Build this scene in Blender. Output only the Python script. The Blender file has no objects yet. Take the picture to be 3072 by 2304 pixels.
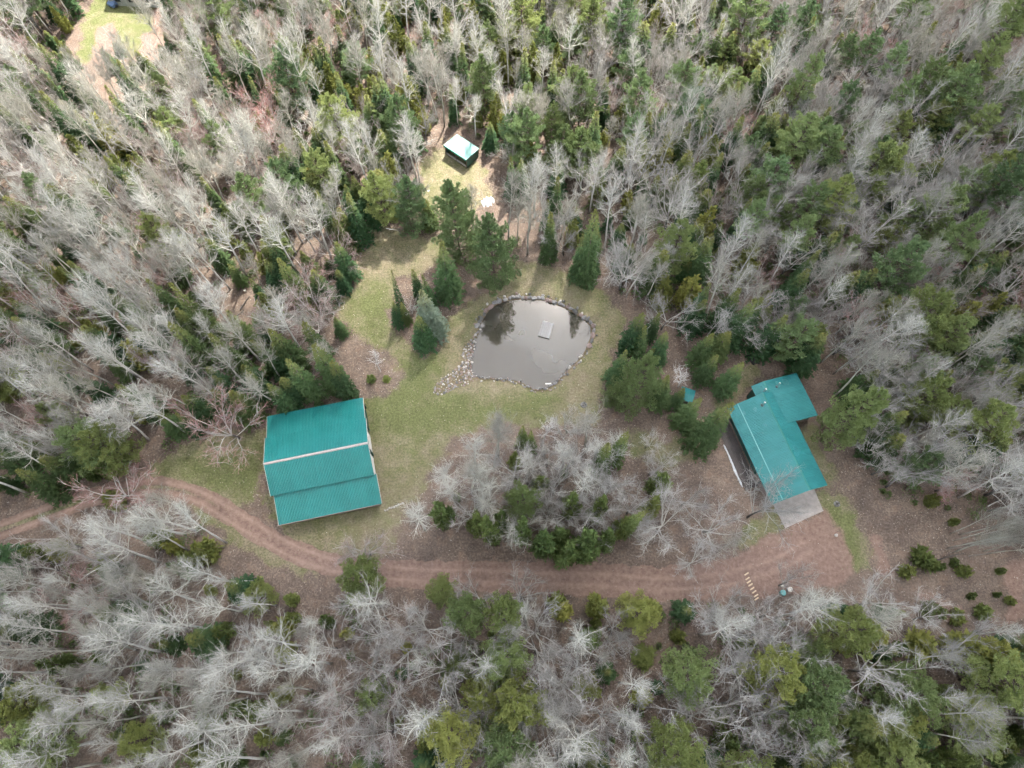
import bpy, bmesh, math, random
import numpy as np
from mathutils import Vector, Matrix

# ------------------------------------------------------------------ camera, sky, sun, exposure
S = bpy.context.scene
CAM_H, TILT, FOC = 110.0, math.radians(21.47), 2131.0      # drone height (m), tilt from straight down, focal length in photo pixels
cam = bpy.data.objects.new('camera', bpy.data.cameras.new('camera'))
S.collection.objects.link(cam)
cam.location = (0, 0, CAM_H)
cam.rotation_euler = (TILT, 0, 0)
cam.data.sensor_width = 36
cam.data.lens = 36 * FOC / 3072
cam.data.clip_start, cam.data.clip_end = 1, 9000
S.camera = cam

SUN_EL, SUN_AZ = math.radians(60), math.radians(22)        # azimuth from +Y towards +X
W = bpy.data.worlds.new('World'); S.world = W; W.use_nodes = True
nt = W.node_tree
sky = nt.nodes.new('ShaderNodeTexSky'); sky.sky_type = 'NISHITA'; sky.sun_disc = False
sky.sun_elevation, sky.sun_rotation = SUN_EL, SUN_AZ; sky.dust_density = 2.5; sky.air_density = 1.2
nt.links.new(sky.outputs[0], nt.nodes['Background'].inputs[0])
nt.nodes['Background'].inputs[1].default_value = 0.13
sl = bpy.data.lights.new('sun', 'SUN'); sl.energy = 5.0; sl.angle = math.radians(0.53); sl.color = (1, .945, .85)
sun = bpy.data.objects.new('sun', sl); S.collection.objects.link(sun)
sdir = Vector((math.sin(SUN_AZ) * math.cos(SUN_EL), math.cos(SUN_AZ) * math.cos(SUN_EL), math.sin(SUN_EL)))
sun.rotation_euler = sdir.to_track_quat('Z', 'Y').to_euler()
sun.location = (60, 150, 300)
S.view_settings.view_transform = 'Standard'; S.view_settings.look = 'None'
S.view_settings.exposure = 1.84; S.view_settings.gamma = 1.0
S.cycles.use_denoising = True; S.cycles.use_adaptive_sampling = True; S.cycles.adaptive_threshold = .05; S.cycles.adaptive_min_samples = 24
S.cycles.max_bounces = 5; S.cycles.diffuse_bounces = 4; S.cycles.glossy_bounces = 2
S.cycles.transparent_max_bounces = 12; S.cycles.caustics_reflective = False; S.cycles.caustics_refractive = False
S.cycles.sample_clamp_indirect = 6

# ------------------------------------------------------------------ helpers
COL = S.collection
R = random.Random(7)
def gp(px, py, z=0.0):
    """world x, y of the photo's pixel (3072 wide) on the horizontal plane at height z"""
    u, v = (px - 1536) / FOC, (1152 - py) / FOC
    d = (u, math.sin(TILT) + v * math.cos(TILT), -math.cos(TILT) + v * math.sin(TILT))
    t = (z - CAM_H) / d[2]
    return d[0] * t, d[1] * t
def to_px(x, y, z=0.0):
    w = y * math.sin(TILT) - (z - CAM_H) * math.cos(TILT)
    return 1536 + FOC * x / w, 1152 - FOC * (y * math.cos(TILT) + (z - CAM_H) * math.sin(TILT)) / w
def PX(pts, k=1.0, ox=0, oy=0):
    return np.array([gp(ox + k * a, oy + k * b) for a, b in pts])
def sdist(P, poly, closed=True):
    """signed distance of points P (N,2) to polygon: positive inside"""
    P = np.asarray(P, float); A = np.asarray(poly); B = np.roll(A, -1, 0)
    if not closed: A, B = A[:-1], B[:-1]
    d = np.full(len(P), 1e9); ins = np.zeros(len(P), bool)
    for a, b in zip(A, B):
        ab = b - a; t = np.clip(((P - a) @ ab) / max(ab @ ab, 1e-9), 0, 1)
        d = np.minimum(d, np.hypot(*(P - a - t[:, None] * ab).T))
        if closed and a[1] != b[1]:
            c = (a[1] > P[:, 1]) != (b[1] > P[:, 1])
            ins ^= c & (P[:, 0] < (b[0] - a[0]) * (P[:, 1] - a[1]) / (b[1] - a[1]) + a[0])
    return np.where(ins, d, -d) if closed else d
def ss(x, a, b):
    t = np.clip((x - a) / (b - a), 0, 1); return t * t * (3 - 2 * t)
def wob(P, s=1.0, k=0.0):
    x, y = np.asarray(P).T
    return s * (np.sin(x * .9 + k + 1.7 * np.sin(y * .63)) * .5 + np.sin(y * 1.1 - k + 1.3 * np.sin(x * .8)) * .5 + .35 * np.sin(x * 2.7 + y * 2.1 + k))

def mesh_np(name, V, Q=None, T=None, mats=(), mi=None, smooth=False):
    me = bpy.data.meshes.new(name)
    nq = 0 if Q is None else len(Q); ntr = 0 if T is None else len(T)
    V = np.asarray(V, np.float32)
    me.vertices.add(len(V)); me.vertices.foreach_set('co', V.ravel())
    loops = np.concatenate([np.asarray(Q, np.int32).ravel() if nq else np.zeros(0, np.int32), np.asarray(T, np.int32).ravel() if ntr else np.zeros(0, np.int32)])
    me.loops.add(len(loops)); me.loops.foreach_set('vertex_index', loops)
    me.polygons.add(nq + ntr)
    st = np.concatenate([np.arange(nq) * 4, nq * 4 + np.arange(ntr) * 3]).astype(np.int32)
    me.polygons.foreach_set('loop_start', st)
    for m in mats: me.materials.append(m)
    if mi is not None: me.polygons.foreach_set('material_index', np.asarray(mi, np.int32))
    if smooth: me.polygons.foreach_set('use_smooth', np.ones(nq + ntr, bool))
    me.update(calc_edges=True); me.validate()
    return me
def ob(name, data, parent=None, loc=(0, 0, 0), rot=(0, 0, 0)):
    o = bpy.data.objects.new(name, data); COL.objects.link(o)
    o.parent = parent; o.location = loc; o.rotation_euler = rot
    return o
def tag(o, label=None, cat=None, group=None, kind=None):
    for k, v in (('label', label), ('category', cat), ('group', group), ('kind', kind)):
        if v: o[k] = v
    return o
def thing(name, label, cat, loc=(0, 0, 0), rz=0, group=None):
    return tag(ob(name, None, None, loc, (0, 0, rz)), label, cat, group)
class MB:
    """collects boxes and prisms into one mesh"""
    def __init__(s): s.bm = bmesh.new()
    def box(s, c, d, rz=0, bev=0.0):
        m = Matrix.Translation(c) @ Matrix.Rotation(rz, 4, 'Z') @ Matrix.Diagonal((*d, 1))
        r = bmesh.ops.create_cube(s.bm, size=1, matrix=m)
        if bev:
            ed = {e for v in r['verts'] for e in v.link_edges}
            bmesh.ops.bevel(s.bm, geom=list(ed), offset=bev, segments=1, affect='EDGES')
        return s
    def poly(s, pts, h):
        """vertical prism: base outline pts (x,y,z) raised by h"""
        n = len(pts); a = [s.bm.verts.new(p) for p in pts]; b = [s.bm.verts.new((p[0], p[1], p[2] + h)) for p in pts]
        s.bm.faces.new(a[::-1]); s.bm.faces.new(b)
        for i in range(n): s.bm.faces.new((a[i], a[(i + 1) % n], b[(i + 1) % n], b[i]))
        return s
    def extr(s, pts, dv):
        """outline pts (3D) extruded along dv"""
        n = len(pts); a = [s.bm.verts.new(p) for p in pts]; b = [s.bm.verts.new(Vector(p) + Vector(dv)) for p in pts]
        s.bm.faces.new(a[::-1]); s.bm.faces.new(b)
        for i in range(n): s.bm.faces.new((a[i], a[(i + 1) % n], b[(i + 1) % n], b[i]))
        return s
    def cyl(s, c, r, h, n=14, r2=None, axis=None):
        m = Matrix.Translation(c)
        if axis is not None: m = m @ Vector(axis).to_track_quat('Z', 'Y').to_matrix().to_4x4()
        bmesh.ops.create_cone(s.bm, cap_ends=True, segments=n, radius1=r, radius2=r if r2 is None else r2, depth=h, matrix=m)
        return s
    def build(s, name, mat, parent=None, loc=(0, 0, 0), rot=(0, 0, 0)):
        bmesh.ops.recalc_face_normals(s.bm, faces=s.bm.faces)
        me = bpy.data.meshes.new(name); s.bm.to_mesh(me); s.bm.free(); me.materials.append(mat)
        return ob(name, me, parent, loc, rot)

# ------------------------------------------------------------------ materials
def mat(name):
    m = bpy.data.materials.new(name); m.use_nodes = True
    return m, m.node_tree, m.node_tree.nodes['Principled BSDF']
def N(t, typ, **kw):
    n = t.nodes.new(typ)
    for k, v in kw.items():
        if k.startswith('i_'): n.inputs[k[2:].replace('_', ' ')].default_value = v
        else: setattr(n, k, v)
    return n
def ramp(t, src, stops):
    r = N(t, 'ShaderNodeValToRGB'); e = r.color_ramp.elements
    while len(e) < len(stops): e.new(.5)
    for q, (p, c) in zip(e, stops): q.position = p; q.color = (*c, 1) if len(c) == 3 else c
    t.links.new(src, r.inputs[0]); return r.outputs[0]
def noise(t, scale, detail=4, rough=.6, coord='Object', vec=None, dist=0):
    n = N(t, 'ShaderNodeTexNoise'); n.inputs['Scale'].default_value = scale; n.inputs['Detail'].default_value = detail
    n.inputs['Roughness'].default_value = rough; n.inputs['Distortion'].default_value = dist
    if vec is None: vec = N(t, 'ShaderNodeTexCoord').outputs[coord]
    t.links.new(vec, n.inputs['Vector']); return n.outputs['Fac']
def mix(t, a, b, f, typ='MIX'):
    n = N(t, 'ShaderNodeMix', data_type='RGBA', blend_type=typ)
    for v, i in ((f, 0), (a, 6), (b, 7)):
        if isinstance(v, (int, float)): n.inputs[i].default_value = v
        elif isinstance(v, tuple): n.inputs[i].default_value = (*v, 1)
        else: t.links.new(v, n.inputs[i])
    return n.outputs[2]
def mth(t, op, a, b=None, clamp=False):
    n = N(t, 'ShaderNodeMath', operation=op); n.use_clamp = clamp
    for v, i in ((a, 0), (b, 1)):
        if v is None: continue
        if isinstance(v, (int, float)): n.inputs[i].default_value = v
        else: t.links.new(v, n.inputs[i])
    return n.outputs[0]
def attr(t, name, typ='GEOMETRY'):
    n = N(t, 'ShaderNodeAttribute', attribute_name=name, attribute_type=typ); return n.outputs['Fac']
def bump(t, b, h, dist, st=.6):
    n = N(t, 'ShaderNodeBump'); n.inputs['Distance'].default_value = dist; n.inputs['Strength'].default_value = st
    t.links.new(h, n.inputs['Height']); t.links.new(n.outputs[0], b.inputs['Normal'])

def plain(name, c, rough=.7, var=.25, scale=3.0, bmp=0.0, metal=0.0, spec=.5):
    m, t, b = mat(name)
    n = noise(t, scale, 5)
    lo, hi = tuple(x * (1 - var) for x in c), tuple(min(1, x * (1 + var)) for x in c)
    t.links.new(ramp(t, n, [(.3, lo), (.7, hi)]), b.inputs['Base Color'])
    b.inputs['Roughness'].default_value = rough; b.inputs['Metallic'].default_value = metal
    b.inputs['Specular IOR Level'].default_value = spec
    if bmp: bump(t, b, noise(t, scale * 4, 3), bmp)
    return m

def ground_material():
    m, t, b = mat('ground_cover')
    tc = N(t, 'ShaderNodeTexCoord').outputs['Object']
    big, mid, fine = noise(t, .07, 3, .6, vec=tc), noise(t, .55, 4, .65, vec=tc), noise(t, 3.2, 4, .7, vec=tc)
    flk = N(t, 'ShaderNodeTexVoronoi'); flk.inputs['Scale'].default_value = 6.5; t.links.new(tc, flk.inputs['Vector'])
    leaf = mix(t, ramp(t, fine, [(.28, (.05, .041, .036)), (.5, (.128, .103, .089)), (.72, (.25, .21, .182))]), (.20, .125, .09), mth(t, 'MULTIPLY', ramp(t, mid, [(.52, (0,) * 3), (.7, (1,) * 3)]), .45))
    leaf = mix(t, leaf, mix(t, (.11, .085, .07), (.27, .215, .18), flk.outputs['Color']), .28)
    leaf = mix(t, leaf, mix(t, (.62, .60, .60), (1.3, 1.24, 1.15), ramp(t, noise(t, .28, 5, .7, vec=tc), [(.3, (0,) * 3), (.7, (1,) * 3)])), 1.0, 'MULTIPLY')
    dry = ramp(t, fine, [(.28, (.11, .096, .067)), (.5, (.205, .177, .126)), (.75, (.315, .275, .205))])
    grn = ramp(t, fine, [(.28, (.06, .072, .03)), (.5, (.115, .13, .057)), (.75, (.19, .20, .10))])
    gm = mth(t, 'ADD', attr(t, 'green'), mth(t, 'MULTIPLY', mth(t, 'SUBTRACT', mid, .5), 2.2))
    gm = mth(t, 'ADD', gm, mth(t, 'MULTIPLY', mth(t, 'SUBTRACT', big, .5), 2.0), True)
    grass = mix(t, dry, grn, gm)
    dirt = ramp(t, noise(t, 1.6, 6, .7, vec=tc), [(.25, (.12, .078, .062)), (.5, (.20, .136, .11)), (.78, (.30, .215, .18))])
    def soft(a, w):
        v = mth(t, 'ADD', attr(t, a), mth(t, 'MULTIPLY', mth(t, 'SUBTRACT', mth(t, 'ADD', mth(t, 'MULTIPLY', mid, .55), mth(t, 'MULTIPLY', fine, .45)), .5), w))
        return ramp(t, v, [(.36, (0,) * 3), (.64, (1,) * 3)])
    grass = mix(t, grass, mix(t, (.72, .70, .66), (1.2, 1.18, 1.12), noise(t, .32, 5, .7, vec=tc)), 1.0, 'MULTIPLY')
    c = mix(t, leaf, grass, soft('grass', 1.7))
    c = mix(t, c, dirt, soft('dirt', 1.0))
    rut = mth(t, 'MULTIPLY', attr(t, 'rut'), ramp(t, mid, [(.3, (.3,) * 3), (.6, (1,) * 3)]))
    c = mix(t, c, (.34, .245, .205), mth(t, 'MULTIPLY', rut, .6))
    c = mix(t, c, (.13, .09, .065), mth(t, 'MULTIPLY', attr(t, 'wet'), .8))
    t.links.new(c, b.inputs['Base Color']); b.inputs['Roughness'].default_value = .95; b.inputs['Specular IOR Level'].default_value = .15
    bump(t, b, mth(t, 'ADD', fine, mth(t, 'MULTIPLY', mid, 1.5)), .12, .8)
    return m
M_GROUND = ground_material()

def bark(name, base, dark, bands=True, foot=None):
    m, t, b = mat(name)
    tc = N(t, 'ShaderNodeTexCoord')
    mp = N(t, 'ShaderNodeMapping'); mp.inputs['Scale'].default_value = (2, 2, 7); t.links.new(tc.outputs['Object'], mp.inputs[0])
    n = noise(t, 1.2, 4, .65, vec=mp.outputs[0])
    c = ramp(t, n, [(.36, dark), (.46, base), (1, base)]) if bands else ramp(t, n, [(.3, dark), (.65, base)])
    r = N(t, 'ShaderNodeObjectInfo').outputs['Random']
    c = mix(t, c, (.80, .77, .72), mth(t, 'MULTIPLY', r, .35), 'MULTIPLY')
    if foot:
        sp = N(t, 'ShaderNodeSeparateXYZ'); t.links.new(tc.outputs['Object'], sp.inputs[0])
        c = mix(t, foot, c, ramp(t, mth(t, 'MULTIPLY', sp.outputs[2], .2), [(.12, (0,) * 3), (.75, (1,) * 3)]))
    t.links.new(c, b.inputs['Base Color']); b.inputs['Roughness'].default_value = .85; b.inputs['Specular IOR Level'].default_value = .2
    return m
def twig(name, a, c2, tipc=None):
    m, t, b = mat(name)
    r = N(t, 'ShaderNodeObjectInfo').outputs['Random']
    c = mix(t, a, c2, r)
    c = mix(t, c, mix(t, (.6,) * 3, (1.15, 1.12, 1.05), noise(t, .8, 3)), 1.0, 'MULTIPLY')
    if tipc: c = mix(t, c, tipc, mth(t, 'MULTIPLY', attr(t, 'tint', 'OBJECT'), .9))
    t.links.new(c, b.inputs['Base Color']); b.inputs['Roughness'].default_value = .9; b.inputs['Specular IOR Level'].default_value = .15
    return m
def foliage(name, dark, light, alt, tipz=None, trans=.25):
    """needles: dark to light by clump, shifted to alt by the object's tint; tipz = colour of the cone-hung top"""
    m, t, b = mat(name)
    n1 = noise(t, 1.1, 3, .6); n2 = noise(t, 6, 2, .6)
    c = ramp(t, mth(t, 'ADD', mth(t, 'MULTIPLY', n1, .6), mth(t, 'MULTIPLY', n2, .4)), [(.3, dark), (.7, light)])
    c = mix(t, c, alt, mth(t, 'MULTIPLY', attr(t, 'tint', 'OBJECT'), .85))
    r = N(t, 'ShaderNodeObjectInfo').outputs['Random']
    hs = N(t, 'ShaderNodeHueSaturation'); t.links.new(c, hs.inputs['Color'])
    t.links.new(mth(t, 'ADD', mth(t, 'MULTIPLY', r, .5), .75), hs.inputs['Value']); t.links.new(mth(t, 'ADD', mth(t, 'MULTIPLY', r, -.02), .51), hs.inputs['Hue'])
    c = hs.outputs[0]
    if tipz:
        sp = N(t, 'ShaderNodeSeparateXYZ'); t.links.new(N(t, 'ShaderNodeTexCoord').outputs['Generated'], sp.inputs[0])
        c = mix(t, c, tipz, mth(t, 'MULTIPLY', ramp(t, sp.outputs[2], [(.62, (0,) * 3), (1, (1,) * 3)]), .75))
    t.links.new(c, b.inputs['Base Color']); b.inputs['Roughness'].default_value = .7; b.inputs['Specular IOR Level'].default_value = .25
    tr = N(t, 'ShaderNodeBsdfTranslucent'); t.links.new(c, tr.inputs[0])
    mx = N(t, 'ShaderNodeMixShader'); mx.inputs[0].default_value = trans
    t.links.new(b.outputs[0], mx.inputs[1]); t.links.new(tr.outputs[0], mx.inputs[2])
    t.links.new(mx.outputs[0], t.nodes['Material Output'].inputs[0])
    return m

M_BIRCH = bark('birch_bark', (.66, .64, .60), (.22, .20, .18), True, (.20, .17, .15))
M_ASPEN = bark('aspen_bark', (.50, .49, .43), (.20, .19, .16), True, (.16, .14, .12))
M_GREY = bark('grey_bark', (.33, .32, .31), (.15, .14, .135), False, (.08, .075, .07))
M_DEAD = bark('dead_wood', (.70, .68, .66), (.42, .40, .38), False)
M_CONBARK = bark('conifer_bark', (.17, .13, .11), (.08, .06, .05), False)
M_LIMB_W = twig('birch_limb', (.80, .79, .73), (.66, .65, .60))
M_LIMB_A = twig('aspen_limb', (.54, .53, .47), (.43, .42, .37))
M_LIMB_G = twig('grey_limb', (.42, .41, .395), (.70, .69, .665))
M_TWIG_W = twig('birch_twig', (.41, .41, .375), (.48, .475, .455))
M_TWIG_A = twig('aspen_twig', (.37, .36, .315), (.30, .29, .27))
M_TWIG_G = twig('grey_twig', (.305, .29, .285), (.46, .445, .435))
M_TWIG_R = twig('maple_twig', (.29, .255, .245), (.35, .31, .30), (.44, .225, .21))
M_FIR = foliage('fir_needles', (.022, .058, .027), (.08, .16, .065), (.155, .17, .045), (.23, .22, .065), .33)
M_PINE = foliage('pine_needles', (.085, .155, .075), (.26, .37, .18), (.30, .315, .09), trans=.42)
M_CEDAR = foliage('cedar_fronds', (.055, .10, .034), (.165, .225, .075), (.28, .275, .07), trans=.38)
M_BLUE = foliage('blue_spruce_needles', (.075, .11, .075), (.19, .24, .185), (.20, .245, .17), (.20, .19, .07))

# ------------------------------------------------------------------ cloud above the property (its shadow covers all but the far woods)
def cloud():
    z0 = 420.0
    off = np.array([sdir.x, sdir.y]) / sdir.z * z0
    edge = PX([(-900, 660), (0, 690), (800, 700), (1250, 650), (1480, 625), (1800, 600), (2150, 500), (2450, 280), (2800, 90), (3300, 60), (4200, 60)]) + off
    xs, ys = np.arange(-1100, 1300, 14.0), np.arange(-1000, 520, 14.0)
    X, Y = np.meshgrid(xs, ys); P = np.c_[X.ravel(), Y.ravel()]
    poly = np.vstack([edge, [[4000, edge[-1][1]], [4000, -4000], [-4000, -4000], [-4000, edge[0][1]]]])
    d = sdist(P, poly) + 14 * wob(P / 26.0, 1, 2)
    dens = .80 * ss(d, -24, 24)
    th = (.25 + 1.07 * dens)
    lump = wob(P / 34.0, 9, 1) + wob(P / 12.0, 3, 4)
    nx, ny = len(xs), len(ys)
    V = np.vstack([np.c_[P, z0 + (lump - 10) * th * .5], np.c_[P, z0 + 20 + 30 * th + 2.4 * lump * th]])
    i = np.arange(nx * ny).reshape(ny, nx); q = np.stack([i[:-1, :-1], i[:-1, 1:], i[1:, 1:], i[1:, :-1]], -1).reshape(-1, 4)
    n = nx * ny
    rim = np.concatenate([i[0], i[1:, -1], i[-1, ::-1][1:], i[::-1, 0][1:-1]]); rn = np.roll(rim, -1)
    Q = np.vstack([q[:, ::-1], q + n, np.stack([rim, rn, rn + n, rim + n], -1)])
    m, t, b = mat('cloud_vapour'); t.nodes.remove(b)
    df = N(t, 'ShaderNodeBsdfDiffuse'); tl = N(t, 'ShaderNodeBsdfTranslucent'); tp = N(t, 'ShaderNodeBsdfTransparent')
    thin = ramp(t, noise(t, .011, 3, .55), [(.36, (.31,) * 3), (.66, (.60,) * 3)])
    df.inputs[0].default_value = (.93, .93, .94, 1); tl.inputs[0].default_value = (.895, .945, .985, 1)
    a = N(t, 'ShaderNodeMixShader'); c = N(t, 'ShaderNodeMixShader')
    t.links.new(thin, a.inputs[0]); t.links.new(df.outputs[0], a.inputs[1]); t.links.new(tl.outputs[0], a.inputs[2])
    t.links.new(attr(t, 'dens'), c.inputs[0]); t.links.new(tp.outputs[0], c.inputs[1]); t.links.new(a.outputs[0], c.inputs[2])
    t.links.new(c.outputs[0], t.nodes['Material Output'].inputs[0])
    me = mesh_np('cloud', V, Q, mats=(m,), smooth=True)
    at = me.attributes.new('dens', 'FLOAT', 'POINT'); at.data.foreach_set('value', np.tile(dens, 2).astype(np.float32))
    o = ob('cloud', me); o['kind'] = 'structure'; o['label'] = 'broad pale cloud drifting over the woods'
cloud()

# ------------------------------------------------------------------ ground layout (outlines read off the photo, kept in metres)
POND = PX([(1130, 270), (1250, 275), (1400, 285), (1520, 325), (1640, 370), (1750, 430), (1840, 490), (1900, 540), (1940, 600), (1935, 680), (1900, 790), (1850, 890), (1770, 980), (1680, 1060), (1600, 1150), (1540, 1220), (1450, 1270), (1340, 1290), (1270, 1270), (1150, 1200), (1000, 1170), (850, 1160), (700, 1160), (620, 1130), (580, 1060), (600, 950), (610, 830), (640, 740), (690, 640), (680, 580), (730, 500), (790, 400), (850, 350), (950, 305), (1050, 280)], .2712, 1250, 820)
COBBLE = PX([(190, 1310), (225, 1220), (400, 1090), (470, 990), (540, 800), (600, 730), (660, 720), (625, 850), (610, 960), (590, 1060), (640, 1130), (610, 1200), (420, 1270), (260, 1350)], .2712, 1250, 820)
DRIVE = PX([(-160, 1640), (0, 1590), (150, 1537), (280, 1492), (390, 1468), (490, 1462), (600, 1492), (700, 1548), (800, 1612), (900, 1662), (1000, 1694), (1110, 1714), (1300, 1726), (1500, 1732), (1750, 1740), (2000, 1752), (2180, 1738), (2330, 1690), (2430, 1630)])
PAD = PX([(2100, 1705), (2230, 1650), (2350, 1590), (2475, 1537), (2515, 1590), (2545, 1650), (2560, 1715), (2490, 1765), (2330, 1790), (2150, 1790), (2000, 1790), (2000, 1715)])
LAWNS = [PX(p) for p in (
    [(400, 1445), (470, 1400), (560, 1330), (690, 1300), (800, 1290), (800, 1480), (850, 1600), (930, 1640), (1040, 1670), (1130, 1680), (1190, 1610), (1200, 1540), (1290, 1430), (1345, 1330), (1440, 1275), (1560, 1265), (1700, 1275), (1790, 1255), (1815, 1150), (1835, 1060), (1870, 960), (1830, 890), (1720, 835), (1600, 790), (1540, 790), (1480, 880), (1400, 920), (1330, 960), (1330, 1020), (1290, 1080), (1240, 1060), (1180, 1010), (1160, 930), (1190, 830), (1280, 800), (1350, 770), (1320, 720), (1230, 705), (1120, 690), (1090, 770), (1060, 860), (1005, 930), (1010, 965), (1100, 1010), (1190, 1080), (1215, 1130), (1195, 1170), (1110, 1195), (1000, 1250), (800, 1400), (700, 1560), (600, 1470), (480, 1440)],
    [(1270, 480), (1330, 430), (1400, 470), (1450, 520), (1470, 590), (1420, 620), (1390, 680), (1300, 640), (1265, 570)],
    [(560, 1500), (700, 1580), (830, 1660), (960, 1710), (960, 1730), (800, 1680), (650, 1590)],
    [(2455, 1480), (2520, 1470), (2560, 1540), (2595, 1640), (2600, 1700), (2545, 1705), (2530, 1630), (2480, 1545)],
    [(2235, 1570), (2330, 1540), (2360, 1590), (2280, 1635), (2230, 1630)],
    [(2400, 1290), (2440, 1280), (2500, 1440), (2470, 1470)],
    [(1870, 1290), (2000, 1330), (2110, 1260), (2200, 1160), (2260, 1100), (2290, 1110), (2210, 1210), (2130, 1330), (2000, 1400), (1900, 1350)],
    [(240, 190), (250, 60), (300, -20), (480, -20), (470, 90), (440, 180), (330, 150)])]
GREENS = [PX(p) for p in (
    [(1190, 1080), (1290, 1050), (1340, 1090), (1300, 1180), (1220, 1230), (1130, 1260), (1110, 1210), (1190, 1160)],
    [(1100, 1220), (1300, 1190), (1420, 1200), (1650, 1190), (1620, 1250), (1420, 1270), (1240, 1290), (1120, 1290)],
    [(470, 1400), (600, 1350), (770, 1330), (770, 1480), (640, 1470), (520, 1430)],
    [(2455, 1480), (2560, 1540), (2600, 1700), (2545, 1705), (2480, 1545)],
    [(1080, 880), (1150, 850), (1190, 930), (1120, 980), (1040, 950)],
    [(2235, 1570), (2330, 1540), (2360, 1590), (2280, 1635)],
    [(240, 190), (250, 60), (300, -20), (480, -20), (470, 90), (440, 180), (330, 150)])]
FAR_YARD = [PX(p) for p in ([(285, 80), (345, 62), (360, 150), (330, 215), (270, 190)], [(430, 100), (500, 105), (490, 190), (400, 180)], [(465, -10), (490, 0), (480, 120), (450, 115)])]
SANDY = [PX(p) for p in ([(2720, 1770), (2790, 1770), (2890, 1830), (2860, 1850), (2780, 1810)], [(3000, 1680), (3080, 1680), (3080, 1860), (3030, 1880)], [(2600, 1600), (2640, 1600), (2680, 1720), (2640, 1720)])]
BUILT = PX([(780, 1240), (1100, 1185), (1155, 1510), (820, 1590)]), PX([(2180, 1180), (2290, 1100), (2420, 1120), (2490, 1270), (2520, 1470), (2310, 1570)])

def drive_half(P):
    px = np.array([to_px(*p)[0] for p in P]); return np.interp(px, [-100, 500, 900, 1200, 1500, 2200], [1.5, 1.55, 1.6, 1.9, 2.3, 2.6])
def ground_fields(P):
    P = np.asarray(P)
    g = np.zeros(len(P)); gr = np.zeros(len(P))
    for L in LAWNS: g = np.maximum(g, ss(sdist(P, L) + .7 * wob(P * .8) + .3 * wob(P * 2.1, 1, 2), -2.6, 2.0))
    for L in GREENS: gr = np.maximum(gr, .62 * ss(sdist(P, L), -2.5, 2.5))
    d = ss(sdist(P, PAD) + .5 * wob(P), -1.6, 1.4)
    for L in FAR_YARD + SANDY: d = np.maximum(d, .8 * ss(sdist(P, L) + .5 * wob(P), -1.2, 1.2))
    wet = ss(sdist(P, POND), -.7, .4)
    wet = np.maximum(wet, .5 * ss(sdist(P, COBBLE), -.5, .5))
    return g, .42 + gr, d, wet
def ground_z(P):
    P = np.asarray(P); s = sdist(P, POND)
    z = np.where(s > -1.2, -.34 * ss(s, -1.2, 0) - 1.0 * ss(s, 0, 3), 0)
    far = ss(-s, 2, 8)
    return z + far * .05 * wob(P * .35, 1, 1)
def add_attr(me, name, v):
    a = me.attributes.new(name, 'FLOAT', 'POINT'); a.data.foreach_set('value', np.asarray(v, np.float32))
def grid_sheet(xs, ys, dz, keep=None):
    X, Y = np.meshgrid(xs, ys); P = np.c_[X.ravel(), Y.ravel()]
    z = ground_z(P); F = ground_fields(P)
    nx, ny = len(xs), len(ys)
    i = np.arange(nx * ny).reshape(ny, nx); Q = np.stack([i[:-1, :-1], i[:-1, 1:], i[1:, 1:], i[1:, :-1]], -1).reshape(-1, 4)
    if keep is not None:
        k = keep(P, F); Q = Q[k[Q].any(1)]
        used = np.unique(Q); rem = np.full(len(P), -1); rem[used] = np.arange(len(used)); Q = rem[Q]
        P, z, F = P[used], z[used], [f[used] for f in F]
    me = mesh_np('sheet', np.c_[P, z + dz], Q, mats=(M_GROUND,), smooth=True)
    for n, f in zip(('grass', 'green', 'dirt', 'wet'), F): add_attr(me, n, f)
    add_attr(me, 'rut', np.zeros(len(P)))
    return me
def axis(lo, hi, st, far):
    a = list(np.arange(lo, hi + st / 2, st)); s = st; x = lo; pre = []
    while x > -far: s *= 1.6; x -= s; pre.append(x)
    s = st; x = hi; post = []
    while x < far: s *= 1.6; x += s; post.append(x)
    return np.array(pre[::-1] + a + post)
XS, YS = axis(-116, 116, .8, 3000), axis(-24, 142, .8, 3000)
fl = tag(ob('forest_floor', grid_sheet(XS, YS, 0)), 'brown leaf-covered ground running through the bare woods', None, None, 'structure')
XF, YF = np.arange(-86, 66, .5), np.arange(6, 142, .5)
lw = tag(ob('lawn', grid_sheet(XF, YF, .008, lambda P, F: (F[0] > .03) & (sdist(P, POND) < .6))), 'tan and green mown grass around barn, pond and house', None, None, 'structure')
yd = tag(ob('gravel_yard', grid_sheet(XF, YF, .016, lambda P, F: (sdist(P, PAD) > -2.2))), 'reddish gravel turning area in front of the garage slab', None, None, 'structure')

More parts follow.
